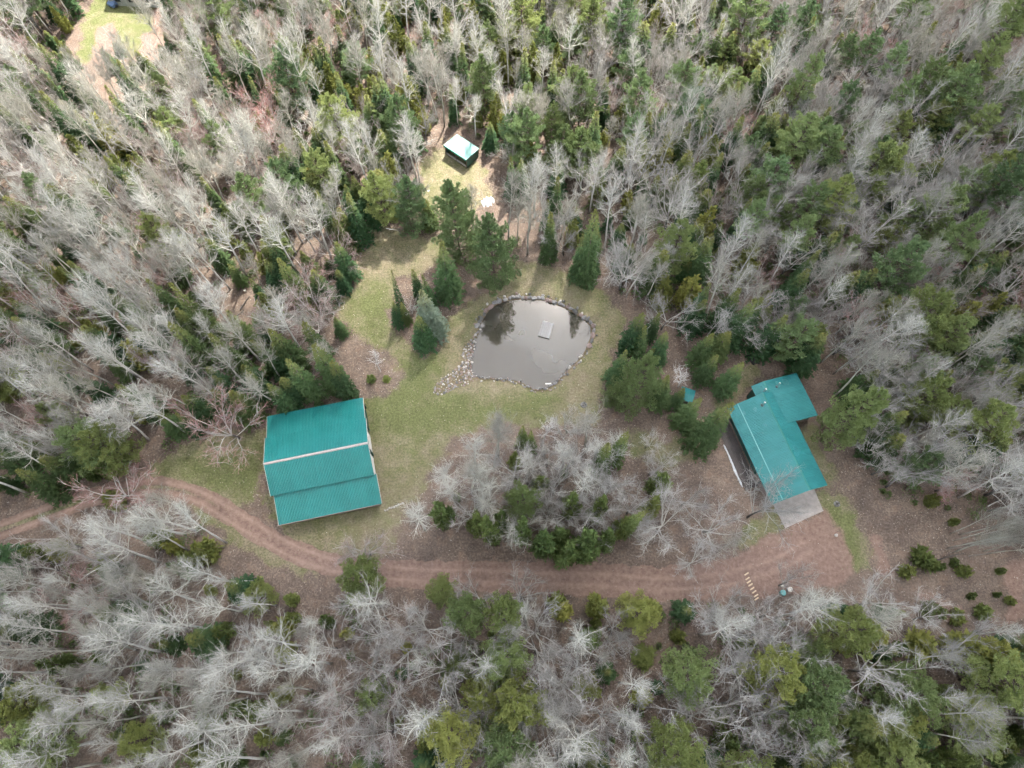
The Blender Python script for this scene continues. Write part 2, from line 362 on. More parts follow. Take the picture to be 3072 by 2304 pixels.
def ribbon():
    pts = [Vector((*p, 0)) for p in DRIVE]; cur = []
    for i in range(len(pts) - 1):
        p0, p1, p2, p3 = pts[max(i - 1, 0)], pts[i], pts[i + 1], pts[min(i + 2, len(pts) - 1)]
        n = max(2, int((p2 - p1).length / .6))
        for k in range(n):
            t = k / n
            cur.append(.5 * ((2 * p1) + (p2 - p0) * t + (2 * p0 - 5 * p1 + 4 * p2 - p3) * t * t + (3 * p1 - p0 - 3 * p2 + p3) * t ** 3))
    C = np.array([(c.x, c.y) for c in cur]); T = np.gradient(C, axis=0); T /= np.linalg.norm(T, axis=1)[:, None]; Nn = np.c_[-T[:, 1], T[:, 0]]
    hw = drive_half(C); na = 23; a = np.linspace(-1.55, 1.55, na)
    P = (C[:, None, :] + Nn[:, None, :] * (hw[:, None] * a[None])[..., None]).reshape(-1, 2)
    A = np.tile(a, len(C)); n = len(C)
    g, gr, d, wet = ground_fields(P)
    dd = np.maximum(d, ss(1.22 - np.abs(A) + .12 * wob(P * 1.7), 0, .42))
    off = A * np.repeat(hw, na)
    lx = np.array([to_px(*p)[0] for p in P]); dd = dd * (1 - .75 * np.exp(-(off / .42) ** 2) * ss(-lx, -760, -380)) * (1 - .35 * np.exp(-(off / .5) ** 2)); g = np.maximum(g, .8 * np.exp(-(off / .5) ** 2) * ss(-lx, -760, -380))
    rut = np.exp(-((np.abs(off + .1 * wob(P * .4)) - .85) / .28) ** 2) * .9
    i = np.arange(n * na).reshape(n, na); Q = np.stack([i[:-1, :-1], i[:-1, 1:], i[1:, 1:], i[1:, :-1]], -1).reshape(-1, 4)[:, ::-1]
    me = mesh_np('driveway', np.c_[P, ground_z(P) + .024 - .03 * rut * 0], Q, mats=(M_GROUND,), smooth=True)
    for nme, f in (('grass', g), ('green', gr), ('dirt', dd), ('wet', wet), ('rut', rut * (dd > .5))): add_attr(me, nme, f)
    tag(ob('driveway', me), 'reddish dirt driveway curving past the barn to the house', None, None, 'structure')
    return C
DRIVE_C = ribbon()

# ------------------------------------------------------------------ pond: water, boulder rim, raft
def water():
    m, t, b = mat('murky_water')
    t.links.new(ramp(t, noise(t, .12, 3), [(.35, (.042, .037, .029)), (.7, (.050, .046, .038))]), b.inputs['Base Color'])
    b.inputs['Roughness'].default_value = .05; b.inputs['IOR'].default_value = 2.0
    bump(t, b, noise(t, 2.2, 2, .5), .004, .25)
    c = POND.mean(0); O = c + (POND - c) * 1.05
    V = [(*c, -.34)] + [(*p, -.34) for p in O]; n = len(O)
    T = [(0, 1 + i, 1 + (i + 1) % n) for i in range(n)]
    if sum((O[i][0] * O[(i + 1) % n][1] - O[(i + 1) % n][0] * O[i][1]) for i in range(n)) < 0: T = [(a, c2, b2) for a, b2, c2 in T]
    tag(ob('pond_water', mesh_np('pond_water', V, None, T, (m,))), 'still grey-brown pond water ringed with boulders', None, None, 'structure')
water()
M_STONE = []
for nme, c in (('grey', (.19, .185, .185)), ('pink', (.21, .155, .14)), ('pale', (.38, .355, .33)), ('dark', (.10, .098, .095))):
    M_STONE.append(plain('fieldstone_' + nme, tuple(v * 1.08 for v in c), .85, .35, 5, .03))
def stone_mesh(seed, m):
    rr = np.random.RandomState(seed); bm = bmesh.new(); bmesh.ops.create_icosphere(bm, subdivisions=2, radius=1)
    d = rr.normal(size=(5, 3)); d /= np.linalg.norm(d, axis=1)[:, None]; cut = rr.uniform(.55, .85, 5)
    for v in bm.verts:
        p = np.array(v.co)
        for k in range(5):
            s = p @ d[k]
            if s > cut[k]: p = p - d[k] * (s - cut[k]) * .9
        v.co = p + rr.normal(size=3) * .035
    me = bpy.data.meshes.new('stone'); bm.to_mesh(me); bm.free(); me.materials.append(m); return me
STONES = [[stone_mesh(10 * i + k, m) for k in range(4)] for i, m in enumerate(M_STONE)]
def stone(parent, x, y, z, a, bq, c, rz, pick=None, name='stone'):
    k = pick if pick is not None else R.choices([0, 1, 2, 3], [5, 3, 2, 2])[0]
    o = ob(name, R.choice(STONES[k]), parent, (x, y, z), (R.uniform(-.25, .25), R.uniform(-.25, .25), rz)); o.scale = (a, bq, c); return o
rim = thing('boulder_border', 'border of grey and pink fieldstones lining the pond edge', 'stone border')
per = np.vstack([POND, POND[:1]]); seg = np.linalg.norm(np.diff(per, axis=0), axis=1); cum = np.r_[0, np.cumsum(seg)]
cen = POND.mean(0); s = 0.0
nst = 0
while s < cum[-1]:
    k = min(np.searchsorted(cum, s, 'right') - 1, len(seg) - 1); f = (s - cum[k]) / seg[k]; p = per[k] * (1 - f) + per[k + 1] * f
    tdir = (per[k + 1] - per[k]) / seg[k]; out = np.array([tdir[1], -tdir[0]]); out = out if out @ (p - cen) > 0 else -out
    fr = s / cum[-1]
    big = fr < .30 or fr > .84
    if big:
        a = R.uniform(.34, .72); bq = R.uniform(.28, .46)
        q = p + out * R.uniform(.1, .38); stone(rim, q[0], q[1], -.12 + R.uniform(-.05, .1), a, bq, R.uniform(.28, .45), math.atan2(tdir[1], tdir[0]) + R.uniform(-.3, .3), R.choices([0, 1, 2, 3], [6, 2, 1, 3])[0]); nst += 1
        if R.random() < .55:
            q = p + out * R.uniform(.55, 1.0); r0 = R.uniform(.16, .34); stone(rim, q[0], q[1], .02, r0, r0 * .8, r0 * .8, R.uniform(0, 6)); nst += 1
        s += a * 1.55
    else:
        a = R.uniform(.12, .30)
        q = p + out * R.uniform(-.25, .5); stone(rim, q[0], q[1], -.2 + R.uniform(0, .12), a, a * R.uniform(.6, .9), a * .7, R.uniform(0, 6)); nst += 1
        s += a * 1.25
cob = thing('cobble_spillway', 'tapering bed of mixed small cobbles running out of the pond', 'cobbles', (*COBBLE.mean(0), 0))
cb = np.array(COBBLE.mean(0)); lo, hi = COBBLE.min(0), COBBLE.max(0); n = 0; got = []
while n < 260:
    q = np.array([R.uniform(lo[0], hi[0]), R.uniform(lo[1], hi[1])])
    if sdist([q], COBBLE)[0] < -.1 or any(abs(q[0] - w[0]) + abs(q[1] - w[1]) < .16 for w in got): n += .02; continue
    got.append(q); a = R.uniform(.09, .27); z = float(ground_z([q])[0])
    stone(cob, q[0] - cb[0], q[1] - cb[1], z + a * .2, a, a * R.uniform(.65, .95), a * .65, R.uniform(0, 6), R.choices([0, 1, 2, 3], [4, 4, 3, 2])[0]); n += 1

M_WOODW = plain('weathered_plank', (.20, .20, .205), .6, .45, 2.2)
M_WOODD = plain('dark_timber', (.07, .06, .05), .8)
def raft():
    c = [np.array(gp(*p, .05)) for p in ((1629, 958), (1664, 967), (1648, 1018), (1613, 1009))]
    ctr = sum(c) / 4; u = c[1] - c[0]; v = c[3] - c[0]; w, l = np.linalg.norm(u) * .94, np.linalg.norm(v) * .88
    t = thing('swim_raft', 'grey weathered wooden swim raft floating on the pond', 'raft', (ctr[0], ctr[1], -.34), math.atan2(u[1], u[0]))
    MB().box((0, 0, .06), (w - .1, l - .1, .30)).build('float_frame', M_WOODD, t)
    n = 14; pw = l / n
    pm = MB().box((0, 0, 0), (w, pw * .93, .045), 0, .008).build('plank', M_WOODW, t, (0, -l / 2 + pw / 2, .24)).data
    for k in range(1, n): ob('plank', pm, t, (R.uniform(-.015, .015), -l / 2 + pw * (k + .5), .24 + R.uniform(-.004, .004)), (0, 0, R.uniform(-.006, .006)))
    MB().box((-w / 2 + .3, l / 2 + .03, .02), (.05, .05, .5)).box((-w / 2 + .7, l / 2 + .03, .02), (.05, .05, .5)).box((-w / 2 + .5, l / 2 + .05, .1), (.45, .04, .04)).build('ladder', plain('galvanised', (.5, .5, .5), .4, .1, 3, 0, .8), t)
raft()
x, y = gp(1645, 1149); tag(MB().box((0, 0, 0), (1.0, .22, .1), 0, .02).build('drift_board', plain('pale_board', (.6, .58, .53)), None, (x, y, -.32), (0, 0, .05)), 'pale board floating at the edge of the pond', 'board')

# ------------------------------------------------------------------ buildings
def roof_mat(name, c, rough=.42):
    m, t, b = mat(name)
    pos = N(t, 'ShaderNodeNewGeometry').outputs['Position']
    n = noise(t, .35, 4, vec=pos)
    tco = N(t, 'ShaderNodeTexCoord').outputs['Object']; oi = N(t, 'ShaderNodeObjectInfo')
    mpp = N(t, 'ShaderNodeMapping'); mpp.inputs['Scale'].default_value = (7, .35, .35); t.links.new(tco, mpp.inputs[0]); t.links.new(oi.outputs['Location'], mpp.inputs['Location'])
    streak = mth(t, 'ADD', mth(t, 'MULTIPLY', noise(t, 1.0, 4, .7, vec=mpp.outputs[0]), .5), mth(t, 'ADD', mth(t, 'MULTIPLY', oi.outputs['Random'], .10), .70))
    hs = N(t, 'ShaderNodeHueSaturation'); t.links.new(streak, hs.inputs['Value'])
    t.links.new(mix(t, c, tuple(x * 1.3 + .008 for x in c), ramp(t, n, [(.35, (0,) * 3), (.7, (.6,) * 3)])), hs.inputs['Color']); t.links.new(hs.outputs[0], b.inputs['Base Color'])
    t.links.new(ramp(t, noise(t, .25, 2, vec=pos), [(.3, (rough - .02,) * 3), (.7, (rough + .04,) * 3)]), b.inputs['Roughness'])
    b.inputs['Specular IOR Level'].default_value = .36
    return m
M_TEAL = roof_mat('teal_roof_steel', (.012, .142, .134), .30)
M_TEAL_H = roof_mat('teal_house_steel', (.028, .165, .168), .24)
M_TEALTRIM = plain('teal_trim', (.02, .17, .15), .5, .1)
M_RIDGE = plain('ridge_cap_white', (.29, .26, .24), .7, .2)
M_TAN = plain('tan_board_wall', (.36, .27, .21), .8, .18, 2.5)
M_DKGREEN = plain('dark_green_metal', (.02, .075, .06), .55, .2)
M_WHITE = plain('white_door', (.74, .73, .70), .5, .06)
M_GLASS = plain('dark_window', (.02, .025, .03), .08, .2)
M_BROWN = plain('brown_siding', (.13, .10, .085), .8, .25)
M_STEEL = plain('stove_pipe_steel', (.55, .55, .56), .3, .1, 3, 0, .9)
M_CONC = plain('concrete', (.29, .265, .25), .9, .28, .9, .01)
M_TRIMW = plain('pale_trim', (.55, .50, .45), .6, .1)

def roof_slope(parent, m, u0, u1, vh, zh, vl, zl, axis='u', pw=.914, name='roof_panel'):
    """ribbed steel panels from the high edge (v=vh, z=zh) down to the low edge (v=vl, z=zl); u runs along the ridge"""
    n = max(1, round((u1 - u0) / pw)); w = (u1 - u0) / n
    prof = []
    for k in range(4):
        c = w * (k + .5) / 4
        prof += [(c - .05, 0), (c - .025, .042), (c + .025, .042), (c + .05, 0)]
    prof = [(0.002, 0)] + prof + [(w - .002, 0)]
    bot = [(w - .002, -.03), (0.002, -.03)]
    bm = bmesh.new(); o = prof + bot
    dv, dz = vl - vh, zl - zh; L = math.hypot(dv, dz); nv, nz = -dz / L * (1 if dv > 0 else -1), abs(dv) / L
    top = [bm.verts.new((a, h * nv, h * nz)) for a, h in o]
    low = [bm.verts.new((a, dv + h * nv, dz + h * nz)) for a, h in o]
    for i in range(len(o)): bm.faces.new((top[i], top[(i + 1) % len(o)], low[(i + 1) % len(o)], low[i]))
    bm.faces.new(top); bm.faces.new(low[::-1]); bmesh.ops.recalc_face_normals(bm, faces=bm.faces)
    me = bpy.data.meshes.new(name); bm.to_mesh(me); bm.free(); me.materials.append(m)
    for k in range(n): ob(name, me, parent, (u0 + k * w, vh, zh + R.uniform(-.002, .002)))

def barn():
    t = thing('pole_barn', 'big barn with ribbed teal steel roof, lower side aisles and white ridge cap', 'barn', (-29.55, 29.45, 0), math.radians(12.1))
    h = 7.85
    # roofs (v = across, + is away from the driveway)
    roof_slope(t, M_TEAL, -h, h, 0, 6.55, 4.75, 4.62)
    roof_slope(t, M_TEAL, -h, h, 0, 6.55, -4.55, 4.58)
    roof_slope(t, M_TEAL, -h + .2, h - .2, 4.55, 4.50, 8.8, 3.15)
    roof_slope(t, M_TEAL, -h + .35, h + .25, -4.3, 4.12, -8.75, 2.9)
    MB().extr([(-h - .05, -.2, 6.53), (-h - .05, 0, 6.64), (-h - .05, .2, 6.53), (-h - .05, 0, 6.60)], (2 * h + .1, 0, 0)).build('ridge_cap', M_RIDGE, t)
    MB().extr([(-h, -.09, 6.645), (-h, 0, 6.70), (-h, .09, 6.645)], (2 * h, 0, 0)).build('ridge_vent', plain('ridge_vent', (.42, .36, .34), .7), t)
    e = h - .55
    gable = [(0, 6.45), (4.2, 4.72), (4.2, 0), (-4.2, 0), (-4.2, 4.66)]
    for u in (-e, e):
        MB().extr([(u - .08, v, z) for v, z in gable], (.16, 0, 0)).build('gable_wall', M_TAN, t)
        MB().extr([(u - .075, v, z) for v, z in [(4.2, 4.5), (8.2, 3.24), (8.2, 0), (4.2, 0)]], (.15, 0, 0)).build('aisle_wall', M_TAN, t)
        MB().extr([(u - .075, v, z) for v, z in [(-4.2, 4.05), (-8.2, 2.96), (-8.2, 0), (-4.2, 0)]], (.15, 0, 0)).build('aisle_wall', M_TAN, t)
    MB().box((0, 8.2, 1.6), (2 * e, .16, 3.2)).build('long_wall', M_TAN, t)
    MB().box((0, -8.2, 1.45), (2 * e, .16, 2.9)).build('long_wall', M_BROWN, t)
    # verge boards
    for a, b in (((0, 6.5), (4.75, 4.58)), ((0, 6.5), (-4.55, 4.54)), ((4.55, 4.46), (8.8, 3.11)), ((-4.3, 4.08), (-8.75, 2.86))):
        for s_ in (-1, 1):
            u = s_ * (h + .03) if abs(a[0]) < 1 else s_ * (h - .17) if a[0] > 0 else (h + .28 if s_ > 0 else -h + .32)
            MB().extr([(u - .02, a[0], a[1] + .03), (u - .02, b[0], b[1] + .03), (u - .02, b[0], b[1] - .17), (u - .02, a[0], a[1] - .17)], (.04, 0, 0)).build('verge_board', M_TRIMW, t)
    MB().box((0, -8.78, 2.80), (2 * h - .1, .05, .2)).build('eave_board', plain('eave_brown', (.32, .22, .19), .7), t)
    MB().box((0, 8.83, 3.05), (2 * h - .4, .05, .2)).build('eave_board', M_TEALTRIM, t)
    # doors on the end that faces the lawn
    x = e + .08
    for v, w, hh, mt in ((-2.0, 3.0, 2.9, M_WHITE), (1.9, 3.0, 2.9, M_WHITE), (-6.2, 1.1, 2.1, M_WHITE)):
        d = MB().box((x + .04, v, hh / 2), (.08, w, hh)).build('door', mt, t)
        for k in range(1, 5): MB().box((x + .082, v, hh * k / 5), (.012, w - .1, .03)).build('groove', M_TRIMW, d)
        MB().box((x + .05, v, hh + .1), (.12, w + .4, .2)).box((x + .05, v - w / 2 - .1, hh / 2), (.12, .2, hh)).box((x + .05, v + w / 2 + .1, hh / 2), (.12, .2, hh)).build('door_frame', M_DKGREEN, t)
    for v in (6.2,):
        d = MB().box((x + .06, v, 1.3), (.06, 2.4, 2.6)).build('sliding_door', M_DKGREEN, t)
    for v in (-4.25, 0, 4.25, 8.15, -8.15):
        MB().box((x + .12, v, 1.5 if abs(v) < 8 else 1.4), (.2, .2, 3.0 if abs(v) < 8 else 2.8)).build('post', M_DKGREEN, t)
    MB().box((x + .04, 0, 4.1), (.06, 1.4, .9)).build('window', M_GLASS, t)
    MB().cyl((x + .25, 2.2, 3.4), .12, .2).build('wall_lamp', plain('lamp_shade', (.75, .78, .8), .3), t)
    return t
barn()
xs = gp(1150, 1532); 
sw = thing('stone_row', 'low row of tan fieldstones running off the corner of the barn', 'stone row', (*xs, 0), math.radians(12))
for k in range(9): stone(sw, .28 + k * .36, R.uniform(-.08, .08) + .06 * k, .1, R.uniform(.16, .26), R.uniform(.14, .2), .17, R.uniform(0, 6), R.choice([1, 2, 2]))

def pipe(t, x, y, z0, z1, m=None, flash=True):
    p = MB().cyl((x, y, (z0 + z1) / 2), .10, z1 - z0, 12).build('vent_pipe', M_STEEL, t)
    MB().cyl((x, y, z1 + .06), .17, .14, 12, .1).build('pipe_cap', M_STEEL, p)
    if flash: MB().cyl((x, y, z0 + .28), .26, .22, 12, .12).build('flashing', plain('flashing', (.12, .12, .12), .5), p)
M_DECK_SHADE = plain('shade_dark_deck_wood', (.05, .04, .037), .6, .35, 1.5)  # wood coloured dark to carry the shade between porch eave and snow bank
def house():
    a = Vector((.31, -.951)); t = thing('house', 'teal-roofed house with rear wing, porch eave and three stove pipes', 'house', (42.13, 31.95, 0), math.atan2(a.y, a.x))
    # local u runs down the ridge towards the garage slab, v to the porch side is negative local y... (+y = away from the porch after the turn)
    h = 8.15
    zr = lambda b: 6.2 - .737 * b
    roof_slope(t, M_TEAL_H, -h, h, 0, 5.2, 3.7, 3.42)             # slope towards the wing
    roof_slope(t, M_TEAL_H, -h, h, 0, 5.2, -3.85, 3.50)
    roof_slope(t, M_TEAL_H, -h, h, -3.83, 3.48, -5.45, 2.85)
    MB().extr([(-h, -3.91, 3.50), (-h, -3.85, 3.56), (-h, -3.79, 3.57), (-h, -3.85, 3.52)], (2 * h, 0, 0)).build('bend_flashing', plain('pale_teal_flashing', (.16, .40, .38), .4, .05), t)
    MB().extr([(-h - .03, -.2, 5.12), (-h - .03, 0, 5.27), (-h - .03, .2, 5.12), (-h - .03, 0, 5.21)], (2 * h + .06, 0, 0)).build('ridge_cap', M_TEALTRIM, t)
    e = h - .5
    gab = [(0, 5.1), (3.3, 3.52), (3.3, 0), (-3.5, 0), (-3.5, 3.56)]
    for u in (-e, e): MB().extr([(u - .08, v, z) for v, z in gab], (.16, 0, 0)).build('gable_wall', M_BROWN, t)
    MB().box((0, -3.4, 1.75), (2 * e - .2, .16, 3.5)).build('long_wall', M_BROWN, t)
    MB().box((3.5, 3.4, 1.65), (2 * e - 7.2, .16, 3.3)).build('long_wall', M_BROWN, t)
    MB().box((.4, -4.15, .1), (2 * e - 1.0, 1.5, .2)).build('porch_deck', plain('porch_deck', (.20, .15, .13), .85), t)
    for k in range(8): MB().box((-1.2, -5.3 - .27 * k, .22 - .004 * (k % 3)), (11.6, .255, .06)).build('shade_deck_board', M_DECK_SHADE, t)  # dark boards added to stand for the shadowed strip beyond the porch
    for k in range(6): MB().box((-7.0 + k * 2.8, -4.85, 1.4), (.14, .14, 2.75)).build('porch_post', M_DKGREEN, t)
    MB().box((-2, -4.86, .75), (9.6, .06, .9)).build('porch_skirt', M_DKGREEN, t)
    for u in (-5, -1.5, 2): MB().box((u, -3.5, 1.7), (1.3, .06, 1.1)).build('window', M_GLASS, t)
    MB().box((-5.9 + 1.0, -3.52, 1.05), (.95, .05, 2.05)).build('door', M_WHITE, t)
    g = MB().box((e + .1, .3, 1.2), (.06, 4.6, 2.4)).build('garage_door', M_WHITE, t)
    for k in range(1, 4): MB().box((e + .135, .3, .6 * k), (.012, 4.5, .03)).build('groove', M_TRIMW, g)
    # rear wing
    w0, w1 = -10.15, -2.6
    roof_slope(t, M_TEAL_H, w0, w1, 1.35, 4.42, 7.8, 2.87)
    roof_slope(t, M_TEAL_H, w0, -h + .35, 1.35, 4.42, -.7, 3.85)
    MB().extr([(w0, 1.15, 4.40), (w0, 1.35, 4.49), (w0, 1.55, 4.40), (w0, 1.35, 4.43)], (w0 * -1 - h + .3, 0, 0)).build('wing_ridge_cap', M_TEALTRIM, t)
    MB().box((w0 + .4, 3.5, 1.45), (.15, 7.7, 2.5)).build('wing_wall', M_BROWN, t)
    MB().box((w1 - .4, 5.4, 1.45), (.15, 3.9, 2.5)).build('wing_wall', M_BROWN, t)
    MB().box(((w0 + w1) / 2, 7.4, 1.38), (w1 - w0 - .8, .15, 2.75)).build('wing_wall', M_BROWN, t)
    MB().box((w0 + 1.2, -.35, 1.85), (1.4, .15, 3.7)).build('wing_wall', M_DKGREEN, t)
    MB().extr([(w0 + .33, v, z) for v, z in [(-.4, 3.78), (1.35, 4.32), (7.4, 2.85), (7.4, 2.6), (-.4, 2.6)]], (.14, 0, 0)).build('wing_gable', M_BROWN, t)
    MB().extr([(w1 - .47, v, z) for v, z in [(3.4, 3.45), (3.5, 3.72), (7.4, 2.85), (7.4, 2.6), (3.4, 2.6)]], (.14, 0, 0)).build('wing_gable', M_BROWN, t)
    pipe(t, -6.4, -.85, 4.7, 6.1); pipe(t, -8.75, 3.1, 3.8, 5.5); pipe(t, -8.6, .75, 4.1, 5.1, None, False)
    # roof verge trim
    for u in (-h - .02, h + .02):
        for p, q in (((0, 5.16), (3.7, 3.38)), ((0, 5.16), (-3.85, 3.46)), ((-3.85, 3.46), (-5.45, 2.81))):
            MB().extr([(u - .02, p[0], p[1] + .02), (u - .02, q[0], q[1] + .02), (u - .02, q[0], q[1] - .16), (u - .02, p[0], p[1] - .16)], (.04, 0, 0)).build('verge_board', M_TEALTRIM, t)
    for u in (w0 - .02, w1 + .02): 
        MB().extr([(u - .02, 3.75, 3.84), (u - .02, 7.8, 2.86), (u - .02, 7.8, 2.7), (u - .02, 3.75, 3.66)], (.04, 0, 0)).build('verge_board', M_TEALTRIM, t)
house()
sb = [gp(*p) for p in ((2312, 1500), (2355.6, 1584.6), (2469.6, 1533), (2440, 1462))]
tag(MB().poly([(x, y, -.1) for x, y in sb], .17).build('garage_slab', M_CONC), 'pale concrete slab in front of the garage', None, None, 'structure')

def shed():
    L, Wd = 5.2, 3.35
    c = np.array(gp(1399, 476.6, 2.55)); u = np.array(gp(1336, 435, 2.55)) - c; u /= np.linalg.norm(u); v = np.array([u[1], -u[0]])
    t = thing('open_shed', 'small open-fronted shed with pale sunlit metal roof and dark green walls', 'shed', (*c, 0), math.atan2(u[1], u[0]))
    # u = along front from the near corner, local -y = towards the back
    m = roof_mat('shed_roof_steel', (.17, .32, .30), .5)
    dvec = -1
    n = 6; 
    roof_slope(t, m, -.15, L + .15, .3, 2.62, -Wd - .2, 2.15)
    MB().box((L / 2, .28, 2.42), (L + .3, .06, .42)).build('fascia', plain('bright_green_fascia', (.015, .20, .14), .5, .1), t)
    MB().box((L / 2, -Wd, 1.05), (L, .1, 2.1)).build('back_wall', M_DKGREEN, t)
    MB().extr([(-.05, 0, 0), (-.05, -Wd + .05, 0), (-.05, -Wd + .05, 2.12), (-.05, 0, 2.5)], (.1, 0, 0)).build('side_wall', M_DKGREEN, t)
    MB().extr([(L - .05, 0, 0), (L - .05, -Wd + .05, 0), (L - .05, -Wd + .05, 2.12), (L - .05, 0, 2.5)], (.1, 0, 0)).build('side_wall', M_DKGREEN, t)
    for x in (0.02, L / 2, L - .02): MB().box((x, .05, 1.25), (.12, .12, 2.5)).build('post', M_BROWN, t)
    MB().box((L / 2, .02, .3), (L - .3, .06, .6)).build('front_board', plain('grey_board', (.30, .28, .27), .8), t)
shed()

def small_shed():
    x, y = gp(2062, 1183, 2.2)
    t = thing('garden_hut', 'small hut with a teal metal roof half hidden under firs', 'hut', (x, y, 0), math.radians(-20))
    roof_slope(t, M_TEAL_H, -1.15, 1.15, 0, 2.4, 1.15, 2.0); roof_slope(t, M_TEAL_H, -1.15, 1.15, 0, 2.4, -1.15, 2.0)
    MB().extr([(-1.0, v, z) for v, z in [(0, 2.3), (1.0, 1.98), (1.0, 0), (-1.0, 0), (-1.0, 1.98)]], (2.0, 0, 0)).build('wall', M_BROWN, t)
    MB().box((1.02, 0, .9), (.06, .8, 1.8)).build('door', M_DKGREEN, t)
small_shed()

def far_house():
    x, y = gp(393, -42, 3); t = thing('distant_house', 'pale-roofed house beside the sunlit yard beyond the woods', 'house', (x, y + 1.5, 0), math.radians(-4))
    m = roof_mat('pale_blue_roof', (.22, .27, .28), .5)
    roof_slope(t, m, -5.5, 5.5, 0, 5.0, -4.2, 3.0); roof_slope(t, m, -5.5, 5.5, 0, 5.0, 4.2, 3.0)
    MB().extr([(-5.1, v, z) for v, z in [(0, 4.9), (3.8, 3.1), (3.8, 0), (-3.8, 0), (-3.8, 3.1)]], (10.2, 0, 0)).build('wall', plain('grey_siding', (.25, .27, .25)), t)
    for u in (-3, 0, 3): MB().box((u, -3.84, 1.6), (1.2, .06, 1.1)).build('window', M_GLASS, t)
far_house()
x, y = gp(355, 6)
pc = thing('parked_car', 'blue car parked beside the pale-roofed distant house', 'car', (x, y, 0), math.radians(60))
mc = plain('blue_paint', (.10, .16, .28), .3, .05)
bm = MB(); bm.extr([(-2.1, -.85, .35), (-2.1, -.85, .9), (-1.3, -.8, 1.0), (-.7, -.7, 1.45), (.8, -.7, 1.45), (1.5, -.8, .95), (2.1, -.85, .85), (2.1, -.85, .35)], (0, 1.65, 0)); bm.build('body', mc, pc)
MB().extr([(-1.2, -.78, 1.02), (-.68, -.72, 1.40), (.78, -.72, 1.40), (1.35, -.78, 1.0)], (0, 1.5, 0)).build('window_band', M_GLASS, pc)
for sx in (-1.3, 1.35):
    for sy in (-.8, .78): MB().cyl((sx, sy, .32), .32, .2, 14, None, (0, 1, 0)).build('wheel', plain('tyre', (.03, .03, .03)), pc)

# ------------------------------------------------------------------ small things in the clearing
M_SNOW = plain('old_snow', (.60, .615, .63), .7, .22, 2.5, .05)
def snow(name, label, pts, w, hgt):
    """lumpy bank of old snow along a line of photo pixels"""
    C = PX(pts); n = 26; rr = np.random.RandomState(len(pts)); seg = np.r_[0, np.cumsum(np.hypot(*np.diff(C, axis=0).T))]
    s = np.linspace(0, seg[-1], n); L = np.c_[np.interp(s, seg, C[:, 0]), np.interp(s, seg, C[:, 1])]
    T = np.gradient(L, axis=0); T /= np.linalg.norm(T, axis=1)[:, None]; Nn = np.c_[-T[:, 1], T[:, 0]]
    ww = w * (.75 + .25 * np.sin(np.linspace(0, 23, n)) * rr.uniform(.5, 1, n)) * np.clip(np.sin(np.linspace(.02, math.pi - .02, n)), 0, 1) ** .35
    na = 9; a = np.linspace(-1, 1, na); V = []
    for i in range(n):
        for k in range(na): V.append((*(L[i] + Nn[i] * ww[i] * a[k] * (1 + .10 * rr.randn())), -.03 + hgt * (1 - a[k] ** 2) * (.8 + .3 * rr.rand()) * min(1, ww[i] / w * 1.5)))
    i = np.arange(n * na).reshape(n, na); Q = np.stack([i[:-1, :-1], i[:-1, 1:], i[1:, 1:], i[1:, :-1]], -1).reshape(-1, 4)[:, ::-1]
    tag(ob(name, mesh_np(name, V, Q, mats=(M_SNOW,), smooth=True)), label, 'snow')
snow('snow_bank', 'long thin bank of white snow under the porch eave of the house', [(2171, 1334), (2190, 1372), (2205, 1412), (2228, 1462)], .27, .25)
snow('snow_patch', 'white lump of old snow on brown leaves near the open shed', [(1444, 612), (1462, 606), (1482, 598)], 1.25, .5)
snow('snow_spot', 'tiny white snow spot at the edge of the shed lawn', [(1281, 575), (1289, 571)], .3, .12)

def fire_ring(px, py, label, rad):
    t = thing('fire_ring', label, 'fire ring', (*gp(px, py), 0))
    MB().cyl((0, 0, .03), rad * .8, .04, 20).build('ash_bed', plain('ash', (.05, .045, .04)), t)
    for k in range(12):
        an = k * math.tau / 12; stone(t, rad * math.cos(an), rad * math.sin(an), .1, .17, .15, .15, an, R.choice([3, 0, 3]))
fire_ring(1751, 1215, 'round fire ring of dark stones on dry grass near the pond', .42)
fire_ring(2510, 1512, 'round fire ring on the green strip beside the house', .36)

st = thing('log_steps', 'flight of pale split-log steps at the edge of the gravel yard', 'steps', (*gp(2250, 1765), 0))
b0 = np.array(gp(2250, 1765)); ms = plain('split_pine', (.66, .54, .38), .7, .15)
for k, (a, b) in enumerate([(2239, 1722), (2242, 1736), (2246, 1746), (2251, 1755), (2256, 1766), (2262, 1776), (2268, 1787), (2269, 1797)]):
    q = np.array(gp(a, b)) - b0; MB().cyl((0, 0, 0), .10, .72, 8, None, (.85, .5, 0)).build('step', ms, st, (q[0], q[1], .08))
def bin_(px, py, label, c, lidc, r=.3, h=.9):
    t = thing('rubbish_bin', label, 'bin', (*gp(px, py), 0))
    MB().cyl((0, 0, h / 2), r * .85, h, 16, r).build('body', plain('bin_body', c, .5), t)
    MB().cyl((0, 0, h + .05), r * 1.06, .1, 16, r * .8).build('lid', plain('bin_lid', lidc, .45), t)
bin_(2343, 1780, 'dark green rubbish bin with teal lid at the gravel yard', (.02, .10, .06), (.12, .34, .34), .42)
bin_(2364, 1770, 'grey rubbish bin with white lid at the gravel yard', (.25, .30, .32), (.78, .76, .70), .36)
bin_(2344, 1757, 'short cream bucket beside the leaning yard tree', (.4, .36, .28), (.80, .76, .66), .24, .4)
x, y = gp(2508, 1606); t = thing('pale_boulder', 'single pale boulder on the green strip beside the gravel yard', 'boulder', (x, y, 0)); stone(t, 0, 0, .12, .32, .26, .24, 0, 2, 'rock')
